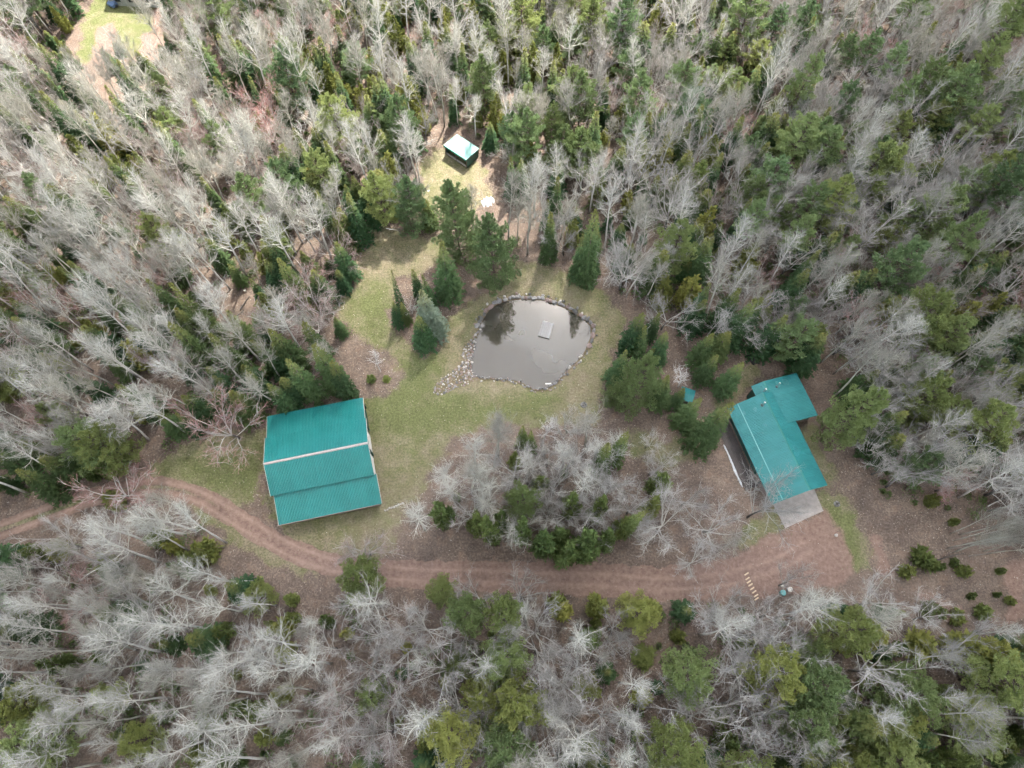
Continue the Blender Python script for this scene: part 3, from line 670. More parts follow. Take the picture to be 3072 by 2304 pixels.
x, y = gp(738, 876); tag(MB().box((0, 0, .45), (.4, .12, .5), .3, .02).box((0, 0, .1), (.06, .06, .5)).build('sign_board', M_WHITE, None, (x, y, 0)), 'small white board on a stake among leaning birches', 'sign')
x, y = gp(2258, 1077); 
def dark_tarp(x, y):
    rr = np.random.RandomState(3); bm = bmesh.new(); bmesh.ops.create_icosphere(bm, subdivisions=3, radius=1)
    for v in bm.verts:
        f = 1 + .25 * math.sin(5 * v.co.x + 2) * math.cos(4 * v.co.y) + .06 * rr.randn(); v.co = (v.co.x * .75 * f, v.co.y * 1.15 * f, max(0, v.co.z) * .45 * f)
    me = bpy.data.meshes.new('tarp'); bm.to_mesh(me); bm.free(); me.materials.append(plain('black_tarp', (.008, .008, .009), .5, .2))
    tag(ob('covered_woodpile', me, None, (x, y, 0), (0, 0, .5)), 'low black heap under a tarp between firs behind the house', 'tarp heap')
dark_tarp(x, y)

# ------------------------------------------------------------------ tree prototypes
def tubes(A, B, ra, rb, sides):
    """open prisms from A to B"""
    A, B = np.asarray(A, float), np.asarray(B, float); n = len(A)
    d = B - A; d /= np.maximum(np.linalg.norm(d, axis=1), 1e-6)[:, None]
    ref = np.where(np.abs(d[:, 2:3]) > .9, np.array([[1., 0, 0]]), np.array([[0, 0, 1.]]))
    u = np.cross(d, ref); u /= np.linalg.norm(u, axis=1)[:, None]; w = np.cross(d, u)
    an = np.arange(sides) * math.tau / sides
    ring = np.cos(an)[None, :, None] * u[:, None] + np.sin(an)[None, :, None] * w[:, None]
    V = np.concatenate([A[:, None] + ring * np.asarray(ra)[:, None, None], B[:, None] + ring * np.asarray(rb)[:, None, None]], 1).reshape(-1, 3)
    k = np.arange(sides); q = np.stack([k, (k + 1) % sides, (k + 1) % sides + sides, k + sides], -1)
    Q = (np.arange(n)[:, None, None] * 2 * sides + q[None]).reshape(-1, 4)
    return V, Q
def joined(parts):
    V, Q, o = [], [], 0
    for v, q in parts: V.append(v); Q.append(q + o); o += len(v)
    return np.vstack(V), np.vstack(Q)
def norm(v): return v / np.maximum(np.linalg.norm(v, axis=-1, keepdims=True), 1e-6)

def bare(seed, H, R0, start, nl, form, mt, ml, mw, n1=560, n2=1250, tw=1.0, sub=6):
    """leafless tree. form: 'spire' one leader, 'spread' forked crown"""
    r = np.random.RandomState(seed)
    TA, TB, TR, TS = [], [], [], []       # trunk segments
    BA, BB, BR, BS = [], [], [], []       # branch segments
    def grow(p, d, L, r0, r1, n, wig, up):
        out = [(p, r0)]
        for i in range(n):
            d = norm(d + r.normal(size=3) * wig + np.array([0, 0, up])); p = p + d * (L / n); out.append((p, r0 + (r1 - r0) * (i + 1) / n))
        return out
    def put(ch, trunk=False):
        A, B_, C, D = (TA, TB, TR, TS) if trunk else (BA, BB, BR, BS)
        for (p, a), (q, b) in zip(ch[:-1], ch[1:]): A.append(p); B_.append(q); C.append(a); D.append(b)
    rt = H * .0098 + .03
    axes = []
    if form == 'spire':
        ch = grow(np.zeros(3), np.array([r.normal() * .03, r.normal() * .03, 1]), H, rt, .018, 12, .035, .05); put(ch, True)
        P = np.array([c[0] for c in ch]); Rr = np.array([c[1] for c in ch])
        for i in range(nl):
            t = start + (0.97 - start) * ((i + r.rand()) / nl) ** .85; k = min(int(t * 12), 11); f = t * 12 - k
            p = P[k] * (1 - f) + P[k + 1] * f; az = i * 2.4 + r.normal() * .4
            s = (t - start) / (1 - start); ln = R0 * (1.25 * (1 - s) ** .75 * (.55 + .45 * min(1, s * 4 + .25)) + .22) * r.uniform(.7, 1.2)
            ang = math.radians(r.uniform(40, 62) - 18 * s)
            d = np.array([math.cos(az) * math.sin(ang), math.sin(az) * math.sin(ang), math.cos(ang)])
            axes.append(grow(p, d, ln, max(.027, (Rr[k]) * .52), .014, 5, .12, .10))
    else:
        fk = start * H
        ch = grow(np.zeros(3), np.array([r.normal() * .05, r.normal() * .05, 1]), fk, rt * 1.15, rt * .85, 5, .05, .05); put(ch, True)
        lead = []
        for i in range(nl):
            az = i * math.tau / nl * 1.0 + r.normal() * .35; ang = math.radians(r.uniform(14, 52))
            d = np.array([math.cos(az) * math.sin(ang), math.sin(az) * math.sin(ang), math.cos(ang)])
            k = r.randint(2, 6) if i > 2 else 5
            p = ch[k][0]
            L = (H - p[2]) * r.uniform(.78, 1.05) * (1.0 if ang < .6 else .92)
            L = min(L, R0 / max(math.sin(ang), .25) * 1.1)
            c = grow(p, d, L, rt * .50, .022, 7, .12, .035); put(c)
            lead.append(c)
        for c in lead:
            for j in range(6):
                k = r.randint(2, 7); p = c[k][0]; d0 = norm(c[k][0] - c[k - 1][0]); d = norm(d0 + r.normal(size=3) * .62 + np.array([0, 0, .12]))
                axes.append(grow(p, d, R0 * r.uniform(.35, .65), max(c[k][1] * .55, .025), .013, 4, .13, .06))
            axes.append(c[4:])
    subs = []
    for c in axes:
        put(c)
        for j in range(sub):
            k = r.randint(1, len(c)); p = c[k][0] if k == len(c) - 1 else c[k][0] * .6 + c[k - 1][0] * .4
            d0 = norm(c[k][0] - c[k - 1][0]); L = np.linalg.norm(c[-1][0] - c[0][0]) * r.uniform(.25, .5)
            d = norm(d0 + r.normal(size=3) * .55 + np.array([0, 0, .12]))
            s_ = grow(p, d, L, max(.016, c[k][1] * .58), .009, 3, .15, .06); put(s_); subs.append(s_)
    A, B_ = np.array(BA), np.array(BB); rad = np.array(BR)
    ln = np.linalg.norm(B_ - A, axis=1); w = ln * (rad < .06); w /= w.sum()
    def tw_gen(A, B_, w, n, l0, l1, ra, rb, up, spread):
        k = r.choice(len(A), n, p=w); f = r.rand(n, 1) ** .8; p = A[k] + (B_[k] - A[k]) * f; d0 = norm(B_[k] - A[k])
        d = norm(d0 + r.normal(size=(n, 3)) * spread + np.array([0, 0, up])); L = r.uniform(l0, l1, (n, 1))
        return p, p + d * L, np.full(n, ra), np.full(n, rb)
    t1 = tw_gen(A, B_, w, n1, .5, 1.2, .012 * tw, .008 * tw, .15, .5)
    t2 = tw_gen(t1[0], t1[1], np.full(n1, 1 / n1), n2, .25, .65, .0085 * tw, .006 * tw, .1, .55)
    tr = joined([tubes(TA, TB, TR, TS, 7)])
    V, Q, mi = [], [], []
    parts = [(tubes(A, B_, np.array(BR), np.array(BS), 4), 0), (tubes(*t1, 3), 1), (tubes(*t2, 3), 1)]
    v, q = joined([p[0] for p in parts]); mi = np.concatenate([np.full(len(p[0][1]), p[1]) for p in parts])
    return mesh_np('trunk', *tr, mats=(mt,), smooth=True), mesh_np('crown', v, q, mats=(ml, mw), mi=mi)

def kites(p, d, side, L, Wd):
    """leaf-like quads: root, flank, tip, flank"""
    L = np.asarray(L)[:, None]; Wd = np.asarray(Wd)[:, None]
    m = p + d * L * .45
    V = np.stack([p, m + side * Wd, p + d * L, m - side * Wd], 1).reshape(-1, 3)
    return V, np.arange(len(p) * 4).reshape(-1, 4)
def conifer_trunk(H, r0, seed, frac=.97):
    r = np.random.RandomState(seed); z = np.linspace(0, H * frac, 9); P = np.c_[np.cumsum(r.normal(size=9) * .02), np.cumsum(r.normal(size=9) * .02), z]
    P[0, :2] = 0
    return P, np.linspace(r0, .02, 9)
def fir(seed, H=10., R0=2.2, mt=M_CONBARK, mf=M_FIR, low=.05, power=.82, dens=1.0, droop=.28):
    r = np.random.RandomState(seed); P, rad = conifer_trunk(H, .02 * H * .55, seed)
    tm = mesh_np('trunk', *tubes(P[:-1], P[1:], rad[:-1], rad[1:], 7), mats=(mt,), smooth=True)
    base, dirs, lens = [], [], []
    nw = int(30 * dens)
    for i in range(nw):
        t = low + (1 - low) * (i / nw) ** .92
        nb = 9 if t < .6 else 7 if t < .85 else 5
        ph = r.rand() * 6.28
        for k in range(nb):
            az = ph + k * math.tau / nb + r.normal() * .22; L = R0 * ((1 - t) ** power * r.uniform(.72, 1.14) + .05)
            el = -droop * (1 - t) + .35 * t ** 2 + r.normal() * .08
            base.append((0, 0, t * H + r.normal() * .08)); dirs.append((math.cos(az) * math.cos(el), math.sin(az) * math.cos(el), math.sin(el))); lens.append(L)
    base, dirs, lens = np.array(base), np.array(dirs), np.array(lens)
    reps = np.maximum(4, (lens * 10).astype(int)); idx = np.repeat(np.arange(len(lens)), reps); n = len(idx)
    f = r.uniform(.18, 1.0, n) ** .75
    p = base[idx] + dirs[idx] * (lens[idx] * f)[:, None]; p[:, 2] -= .10 * lens[idx] * f ** 2; p += r.normal(size=(n, 3)) * .03
    hd = norm(dirs[idx] * np.array([1, 1, .5])); lat = np.c_[-hd[:, 1], hd[:, 0], np.zeros(n)]
    sg = r.choice([-1, 0, 1], n, p=[.4, .2, .4])[:, None]
    d = norm(hd * .8 + lat * sg * .75 + r.normal(size=(n, 3)) * .18 + np.array([0, 0, .05]))
    sd = norm(np.cross(d, norm(np.array([0, 0, 1.0]) + r.normal(size=(n, 3)) * .35)))
    L = (.20 + .20 * lens[idx] * (1 - f * .6) / R0 * 2.0) * r.uniform(.75, 1.3, n); Wd = L * r.uniform(.22, .34, n)
    V, Q = kites(p, d, sd, L, Wd)
    # leader tip
    tp = np.repeat(np.array([[0, 0, H * .94]]), 26, 0) + np.c_[np.zeros((26, 2)), r.rand(26) * H * .05]
    td = norm(r.normal(size=(26, 3)) * np.array([.7, .7, .2]) + np.array([0, 0, .8])); V2, Q2 = kites(tp, td, norm(np.cross(td, r.normal(size=(26, 3)))), np.full(26, .35), np.full(26, .06))
    v, q = joined([(V, Q), (V2, Q2)])
    return tm, mesh_np('crown', v, q, mats=(mf,))
def pine(seed, H=13., R0=3.6, low=.22, mf=M_PINE, nwh=13):
    r = np.random.RandomState(seed); P, rad = conifer_trunk(H, .2, seed, .96)
    limbs = []; A, B_, ra, rb = [P[:-1]], [P[1:]], [rad[:-1]], [rad[1:]]
    tc, td = [], []
    for i in range(nwh):
        t = low + (.98 - low) * (i / (nwh - 1)); nb = r.randint(5, 8) if t < .9 else 5; ph = r.rand() * 6.28
        prof = (math.sin(math.pi * min(1, (t - low) / (1 - low) * .78 + .26)) ** .8) * (1.08 - .55 * t) + .06
        for k in range(nb):
            az = ph + k * math.tau / nb + r.normal() * .3; L = R0 * prof * r.uniform(.6, 1.3)
            el = .05 + .75 * t ** 2 + r.normal() * .12
            d = np.array([math.cos(az) * math.cos(el), math.sin(az) * math.cos(el), math.sin(el)]); b0 = np.array([0, 0, t * H + r.normal() * .15])
            e = b0 + d * L; e[2] += .12 * L
            A.append([b0]); B_.append([e]); ra.append([.045]); rb.append([.012])
            nt_ = int(16 + L * 22)
            f = r.uniform(.32, 1.03, nt_) ** .8; lat = np.array([-d[1], d[0], 0])
            c = b0 + (e - b0) * f[:, None] + lat * (r.uniform(-1, 1, nt_) * .36 * L * (1.15 - f * .75))[:, None] + np.array([0, 0, 1]) * (r.uniform(-.05, .28, nt_))[:, None]
            tc.append(c); td.append(norm(d + lat * r.uniform(-.6, .6, nt_)[:, None] + np.array([0, 0, .35])))
    tm = mesh_np('trunk', *tubes(np.vstack(A), np.vstack(B_), np.concatenate(ra), np.concatenate(rb), 5), mats=(M_CONBARK,), smooth=True)
    c, d = np.vstack(tc), np.vstack(td); m = 6
    c, d = np.repeat(c, m, 0), np.repeat(d, m, 0); n = len(c)
    nd = norm(d * .7 + r.normal(size=(n, 3)) * .62); L = r.uniform(.19, .34, n)
    V, Q = kites(c - nd * .04, nd, norm(np.cross(nd, r.normal(size=(n, 3)))), L, L * r.uniform(.12, .2, n))
    return tm, mesh_np('crown', V, Q, mats=(mf,))
def cedar(seed, H=8., R0=1.9, mf=M_CEDAR, n=3800, low=.03, stems=5):
    r = np.random.RandomState(seed); P, rad = conifer_trunk(H, .11, seed, .85)
    tm = mesh_np('trunk', *tubes(P[:-1], P[1:], rad[:-1], rad[1:], 6), mats=(M_CONBARK,), smooth=True)
    vs = []
    for k in range(stems):
        a = k * math.tau / max(1, stems - 1) + r.normal() * .4; off = 0 if k == 0 else R0 * r.uniform(.35, .62); hk = H * (1 if k == 0 else r.uniform(.5, .88)); rk = R0 * (.72 if k == 0 else r.uniform(.4, .62))
        m = int(n * (.34 if k == 0 else .66 / (stems - 1)))
        t = r.rand(m) ** 1.1; az = r.rand(m) * 6.283
        prof = np.clip(1 - t, 0, 1) ** .62 * (.55 + .45 * np.clip(t * 5, 0, 1)) + .04
        amp = .8 + .42 * np.sin(az * 3 + t * 9 + k) * np.sin(t * 14 + az + k * 2)
        rr = rk * prof * amp * r.uniform(.35, 1.08, m) ** .6; z = hk * (low + (1 - low) * t)
        p = np.c_[math.cos(a) * off * (.6 + .5 * t) + np.cos(az) * rr, math.sin(a) * off * (.6 + .5 * t) + np.sin(az) * rr, z + r.normal(size=m) * .1]
        d = norm(np.c_[np.cos(az) * .8, np.sin(az) * .8, .35 + .6 * t] + r.normal(size=(m, 3)) * .45)
        keep = np.sin(az * 4 + t * 7 + k) * np.sin(t * 17 + az * 2 + k * 3) > -.45 + .3 * r.rand(m); p, d = p[keep], d[keep]; m = len(p)
        L = r.uniform(.2, .46, m) * np.where(r.rand(m) < .12, 1.7, 1.0); vs.append(kites(p - d * .15, d, norm(np.cross(d, r.normal(size=(m, 3)))), L, L * r.uniform(.16, .3, m)))
    V, Q = joined(vs)
    return tm, mesh_np('crown', V, Q, mats=(mf,))

PROTO = {   # kind: (list of (trunk mesh, crown mesh), height, crown radius)
    'birch': ([bare(100 + i, 18, 3.1, .46, 24, 'spire', M_BIRCH, M_LIMB_W, M_TWIG_W) for i in range(5)], 18, 3.1),
    'aspen': ([bare(200 + i, 17, 2.9, .5, 24, 'spire', M_ASPEN, M_LIMB_A, M_TWIG_A, 560, 1300) for i in range(4)], 17, 2.9),
    'broadleaf': ([bare(300 + i, 13, 4.2, .34, 9, 'spread', M_GREY, M_LIMB_G, M_TWIG_G, 800, 1600) for i in range(5)], 13, 4.2),
    'maple': ([bare(400 + i, 12, 3.4, .26, 10, 'spread', M_GREY, M_LIMB_G, M_TWIG_R, 900, 2000) for i in range(4)], 12, 3.4),
    'dead': ([bare(500 + i, 9, 1.9, .35, 13, 'spire', M_DEAD, M_DEAD, M_DEAD, 110, 60, 1.5, 3) for i in range(3)], 9, 1.9),
    'fir': ([fir(600 + i, power=.7 + .12 * i) for i in range(4)], 10, 2.2),
    'bluespruce': ([fir(650, mf=M_BLUE)], 10, 2.2),
    'spire': ([fir(660 + i, 11, 1.45, power=.95) for i in range(3)], 11, 1.45),
    'pine': ([pine(700 + i) for i in range(4)], 13, 3.6),
    'yardpine': ([pine(780 + i, 12, 4.0, .07, nwh=18) for i in range(3)], 12, 4.0),
    'tallpine': ([pine(750 + i, 18, 3.4, .42, nwh=11) for i in range(2)], 18, 3.4),
    'cedar': ([cedar(800 + i) for i in range(5)], 8, 1.9),
    'shrub': ([cedar(850 + i, 2.4, 1.2, M_CEDAR, 1500, .0, 6) for i in range(2)], 2.4, 1.2),
}
NAMES = {'birch': ('birch_tree', 'birch tree'), 'aspen': ('aspen_tree', 'aspen tree'), 'broadleaf': ('broadleaf_tree', 'bare tree'), 'maple': ('maple_tree', 'maple tree'),
         'dead': ('dead_tree', 'dead tree'), 'fir': ('fir_tree', 'fir tree'), 'bluespruce': ('spruce_tree', 'spruce tree'), 'spire': ('spruce_tree', 'spruce tree'),
         'pine': ('pine_tree', 'pine tree'), 'tallpine': ('pine_tree', 'pine tree'), 'yardpine': ('pine_tree', 'pine tree'), 'cedar': ('cedar_tree', 'cedar tree'), 'shrub': ('evergreen_shrub', 'shrub')}
LOOK = {'birch': 'bare white-barked birch', 'aspen': 'bare pale olive-grey aspen', 'broadleaf': 'bare spreading grey broadleaf tree', 'maple': 'bare maple with reddish twigs', 'dead': 'bleached dead tree with few branches',
        'fir': 'dark green cone-shaped fir', 'bluespruce': 'silvery blue-green spruce', 'spire': 'narrow dark spire-shaped spruce', 'pine': 'feathery light green pine', 'yardpine': 'full soft green pine branched to the ground', 'tallpine': 'pine with high tufted crown', 'cedar': 'dense olive-green cedar', 'shrub': 'low round evergreen shrub'}
ISLAND = PX([(1180, 1560), (1330, 1290), (1500, 1210), (1700, 1250), (1950, 1290), (2110, 1440), (2150, 1640), (1900, 1690), (1300, 1640)])
def zone(x, y):
    px, py = to_px(x, y)
    if sdist([(x, y)], ISLAND)[0] > 0: return 'in the tree island between barn and house'
    if 1090 < px < 1580 and 500 < py < 1130: return 'on the lawn between pond and open shed'
    if 1700 < px < 2130 and 880 < py < 1330: return 'between the pond and the house'
    if py > 1560:
        if px < 1050 and px < 900 + (py - 1640): return 'across the driveway from the barn'
        if px < 1050 and py < 1720: return 'beside the driveway bend below the barn'
        if px < 1950: return 'across the driveway from the tree island'
        if py < 1900 and px > 2560: return 'on the open leafy slope past the green strip'
        return 'in woods beyond the gravel yard'
    if px < 1090:
        if py < 560: return 'in sunlit woods around the distant yard'
        if py < 1250 and px > 640 and py > 860: return 'in the thicket behind the barn'
        return 'in woods along the driveway bend'
    if px < 2000:
        return 'in sunlit woods behind the open shed' if py < 480 else 'in woods bordering the pond lawn'
    if py < 800: return 'in shaded woods well behind the house'
    return 'close around the house and its wing' if px < 2560 else 'in woods beside the house wing'
HGT = {'birch': (12, 20), 'aspen': (10, 18), 'broadleaf': (8, 15), 'maple': (6, 13), 'dead': (6, 10), 'fir': (6, 13), 'spire': (8, 15), 'pine': (9, 17), 'tallpine': (14, 21), 'yardpine': (6, 16), 'cedar': (4.5, 11)}
COUNT = {}
PLACED = []
TODO = []
def tree(kind, x, y, h, rad=None, tint=0.0, rz=None, lean=.0, var=None, label=None):
    protos, H0, R0 = PROTO[kind]; nm, cat = NAMES[kind]
    k = R.randrange(len(protos)) if var is None else var % len(protos)
    sz = h / H0; sx = (rad / R0) if rad else sz * R.uniform(.78, 1.08)
    z = float(ground_z([(x, y)])[0]) - .05
    e = ob(nm, None, None, (x, y, z), (R.gauss(0, .025) + lean * R.uniform(-1, 1), R.gauss(0, .025) + lean * R.uniform(-1, 1), R.uniform(0, 6.283) if rz is None else rz))
    e.scale = (sx, sx, sz)
    zn = zone(x, y)
    lo, hi = HGT.get(kind, (1.5, 3)); q = (h - lo) / (hi - lo)
    size = 'tall ' if q > .72 else 'short ' if q < .3 else ''
    look = LOOK[kind]
    if tint > .5 and kind in ('cedar', 'pine', 'fir', 'tallpine'): look = look.replace('dark green', 'olive-green').replace('light green', 'yellow-green').replace('dense olive-green', 'dense yellow-green').replace('pine with high', 'yellowish pine with high')
    if kind == 'maple' and tint < .3: look = 'bare maple with greyish-red twigs'
    e['category'] = cat
    TODO.append((e, x, y, size, look, zn, label, cat))
    a = ob('trunk', protos[k][0], e); c = ob('crown', protos[k][1], e); c['tint'] = float(tint)
    COUNT[nm] = COUNT.get(nm, 0) + 1
    PLACED.append((x, y, max(.9, (rad or sx * R0) * .5)))
def tb(kind, b, a, rad, tint=0.0, **kw):
    """tree with its foot near photo pixel b and its tip at photo pixel a"""
    gb, ga = np.array(gp(*b)), np.array(gp(*a)); h = CAM_H * (1 - np.linalg.norm(gb) / np.linalg.norm(ga)); h = min(max(h, 2.0), 26)
    x, y = gp(*a, h); tree(kind, x, y, h, rad, tint, **kw)
def tg(kind, b, h, rad=None, tint=0.0, **kw): tree(kind, *gp(*b), h, rad, tint, **kw)

# evergreens that stand clear in the photo
for b, a, r_, ti in [((1355, 885), (1320, 723), 3.0, .15), ((1285, 890), (1239, 807), 1.2, .1), ((1310, 915), (1275, 825), 1.4, .1), ((1190, 955), (1169, 819), 1.0, .05), ((1177, 978), (1177, 909), 1.45, 0), ((1222, 965), (1201, 903), 1.2, .6),
        ((1042, 835), (1009, 734), 2.2, 0), ((1068, 730), (1045, 600), 2.4, 0), ((1128, 645), (1085, 565), 2.2, 0), ((1853, 1039), (1923, 928), 2.1, .05), ((1954, 1018), (1972, 939), 1.7, .2), ((1900, 1060), (1938, 974), 1.9, .25), ((1983, 1088), (2007, 998), 1.7, .05),
        ((1830, 1139), (1870, 1058), 1.9, .1), ((1955, 1085), (1964, 1043), 1.2, .5), ((2048, 1272), (2097, 1184), 2.2, .25), ((2001, 1228), (2019, 1125), 2.2, .35), ((2038, 1222), (2054, 1168), 1.4, .2), ((2112, 1345), (2189, 1210), 3.0, .35), ((2084, 1082), (2137, 1003), 2.2, .3), ((2113, 1148), (2152, 1063), 1.8, .25), ((2178, 1186), (2230, 1086), 2.2, .15),
        ((2217, 1057), (2274, 891), 2.6, .1), ((2143, 983), (2223, 853), 2.5, .15), ((2385, 1098), (2480, 1003), 3.0, .1), ((2300, 1075), (2360, 940), 2.9, .05), ((1768, 850), (1794, 624), 2.3, .2), ((1742, 838), (1752, 703), 1.9, .1), ((1535, 588), (1535, 470), 1.7, .05),
        ((905, 1105), (821, 979), 2.5, .35), ((945, 1190), (863, 1069), 2.5, .2), ((1010, 1165), (942, 1036), 2.4, .25), ((1040, 1185), (985, 1085), 2.0, .2), ((775, 1050), (682, 935), 2.3, .5), ((730, 1130), (627, 995), 2.4, .45), ((800, 1200), (733, 1110), 1.9, .15), ((875, 1235), (803, 1152), 2.0, .1), ((905, 900), (835, 768), 2.6, .5), ((860, 850), (790, 700), 2.2, .2), ((700, 985), (506, 847), 2.5, .6), ((965, 1090), (905, 960), 2.0, .3), ((840, 1110), (760, 1010), 2.0, .3),
        ((1575, 1335), (1569, 1283), 1.2, .55), ((1600, 1355), (1596, 1296), 1.2, .55), ((1880, 1410), (1886, 1292), 1.6, .4), ((1848, 1448), (1834, 1331), 1.7, .4), ((1912, 1640), (1930, 1515), 1.6, .6), ((1705, 1425), (1700, 1390), .8, .5),
        ((610, 1270), (545, 1180), 2.3, .15), ((690, 1250), (640, 1170), 1.8, .1), ((520, 1320), (470, 1240), 2.2, .2), ((460, 1260), (350, 1150), 2.0, .3), ((140, 1560), (40, 1420), 2.6, .4), ((200, 1480), (120, 1370), 2.4, .35), ((60, 1480), (-40, 1350), 2.6, .3), ((640, 1090), (500, 960), 2.2, .35), ((560, 940), (440, 830), 2.2, .3)]:
    tb('fir', b, a, r_, ti)
tb('bluespruce', (1293, 1008), (1272, 878), 2.9, .3, label='broad silvery blue-green spruce at the pond corner of the lawn')
for b, a, r_, ti in [((1205, 690), (1210, 535), 3.4, .05), ((1368, 765), (1355, 552), 4.3, .25), ((1487, 860), (1480, 645), 4.3, .2), ((1932, 1232), (1960, 1068), 3.4, .4), ((1860, 1215), (1850, 1165), 2.0, .5), ((2520, 1345), (2650, 1171), 3.7, .45), ((2687, 1046), (2849, 874), 5.0, .75), ((2770, 1101), (2905, 962), 4.0, .5), ((2627, 921), (2770, 730), 4.6, .15), ((2965, 1208), (3067, 1106), 3.6, .7),
        ((2687, 759), (2756, 616), 4.0, .35), ((880, 640), (820, 480), 3.6, .1), ((1062, 1850), (1040, 1720), 3.3, .75), ((1545, 1530), (1557, 1461), 2.8, .5), ((1395, 1880), (1385, 1830), 2.9, .45), ((1500, 1890), (1505, 1820), 2.7, .7), ((2660, 2085), (2800, 2090), 4.8, .5), ((2640, 2260), (2740, 2290), 4.6, .65), ((1975, 2230), (2060, 2270), 4.2, .75), ((790, 1810), (740, 1780), 2.8, .9), ((3000, 2030), (3100, 2030), 4.0, .4), ((2880, 2180), (2990, 2210), 4.2, .6), ((2520, 2230), (2560, 2260), 3.0, .7), ((1770, 2240), (1775, 2260), 2.4, .8)]:
    tb('yardpine' if b[1] < 1400 and b[0] > 1150 and b[0] < 2600 else 'pine', b, a, r_, ti)
for b, a, r_, ti in [((2479, 616), (2442, 343), 4.4, .35), ((2500, 610), (2506, 370), 3.8, .3), ((2534, 640), (2608, 454), 2.6, .35), ((2858, 380), (2923, 185), 3.4, .35), ((2557, 278), (2641, 88), 3.0, .1), ((2510, 280), (2571, 102), 2.8, .2), ((2349, 200), (2363, 14), 3.4, .0), ((2298, 262), (2298, 120), 3.2, .8), ((2150, 325), (2159, 199), 2.6, .3), ((2100, 210), (2108, 93), 2.4, .2), ((2420, 230), (2440, -10), 3.2, .1), ((1800, 160), (1815, 60), 2.8, .5), ((1920, 120), (1905, 45), 2.2, .5), ((1680, 470), (1660, 300), 2.6, .6)]:
    tb('tallpine', b, a, r_, ti)
for b, a, r_, ti in [((1476, 1622), (1469, 1554), 1.9, .15), ((1645, 1660), (1642, 1584), 2.4, .05), ((1710, 1690), (1707, 1634), 2.4, .05), ((1778, 1690), (1776, 1607), 2.6, .05), ((1830, 1650), (1835, 1600), 2.0, .05), ((1312, 1580), (1308, 1507), 2.3, .1), ((1366, 1500), (1365, 1477), .9, .3), ((1990, 1490), (1995, 1427), 2.4, .15), ((1960, 1570), (1975, 1500), 1.9, .5), ((1560, 1620), (1570, 1560), 2.0, .05), ((1500, 1590), (1505, 1530), 1.7, .2), ((1620, 1480), (1622, 1430), 2.0, .3), ((1720, 1540), (1724, 1480), 2.2, .15), ((1800, 1560), (1808, 1500), 2.0, .2), ((1420, 1590), (1416, 1540), 1.9, .3), ((1690, 1630), (1692, 1580), 2.0, .1), ((1875, 1620), (1885, 1560), 1.9, .3), ((1545, 1400), (1544, 1360), 1.5, .4), ((2590, 1915), (2660, 1905), 3.2, .95), ((2520, 1930), (2570, 1920), 2.4, .9), ((2750, 1950), (2800, 1930), 3.0, .85), ((2860, 1960), (2950, 1940), 3.2, .8), ((2960, 1980), (3050, 1960), 3.2, .8), ((690, 1900), (640, 1890), 1.7, .2), ((860, 1900), (830, 1880), 2.3, .85), ((870, 1980), (830, 1960), 2.0, .9), ((1800, 1860), (1805, 1815), 2.2, .7), ((1960, 1870), (1970, 1820), 2.0, .6), ((1930, 2000), (1935, 1970), 2.4, .5), ((1750, 2090), (1760, 2060), 2.8, .6), ((2150, 2150), (2170, 2150), 2.0, .2), ((180, 1680), (140, 1640), 2.2, .8), ((480, 1650), (440, 1600), 2.2, .3), ((520, 1680), (490, 1630), 1.6, .9), ((350, 1530), (310, 1490), 2.0, .6)]:
    tb('cedar', b, a, r_, ti)
for b, h, r_, ti in [((2760, 1680), 3.4, 2.6, .35), ((2710, 1715), 3.0, 1.7, .6), ((2805, 1705), 2.8, 1.0, .0), ((2880, 1715), 2.4, 1.3, .3), ((2855, 1690), 1.8, .9, .1), ((2780, 1830), 2.6, 1.4, .3), ((2820, 1840), 2.0, 1.1, .2), ((2865, 1853), 2.4, 1.3, .3), ((2938, 1838), 2.2, 1.4, .1), ((2983, 1785), 2.0, .6, 0), ((3020, 1805), 1.8, .9, .3), ((2908, 1790), 1.6, .7, .1), ((2990, 1715), 2.2, .6, 0), ((2850, 1570), 2.0, .8, .4), ((1115, 1140), 1.7, .95, 0), ((1370, 2290), 1.6, .9, .4), ((1160, 1140), 1.0, .8, .2)]:
    tg('shrub', b, h * R.uniform(.8, 1.3), r_ * R.uniform(.8, 1.2), .2 + .6 * ti)
for b, a, r_, ti in [((170, 150), (132, 93), 1.5, .1), ((195, 195), (160, 150), 1.4, .1), ((215, 205), (180, 155), 1.4, .2), ((232, 205), (200, 158), 1.0, .2), ((165, 265), (120, 208), 1.4, .1), ((110, 287), (60, 238), 1.7, .1), ((342, 207), (303, 143), 1.5, .2), ((366, 162), (338, 123), 1.2, .1), ((530, 157), (491, 97), 1.7, .15), ((432, 228), (407, 153), 1.8, .5), ((412, 236), (389, 185), 1.5, .2), ((282, 348), (231, 273), 1.6, .3), ((226, 388), (176, 296), 1.4, .1), ((392, 392), (343, 296), 2.0, .15), ((732, 112), (704, 44), 1.7, .3), ((680, 70), (648, 14), 1.4, .4), ((812, 62), (787, 0), 1.8, .2), ((812, 132), (792, 76), 1.5, .6), ((742, 228), (715, 174), 1.7, .3), ((60, 160), (20, 90), 2.6, .9), ((490, 175), (474, 130), 1.2, .3), ((310, 330), (255, 270), 1.6, .1), ((560, 240), (520, 170), 1.5, .4)]:
    tb('spire', b, a, r_, ti)
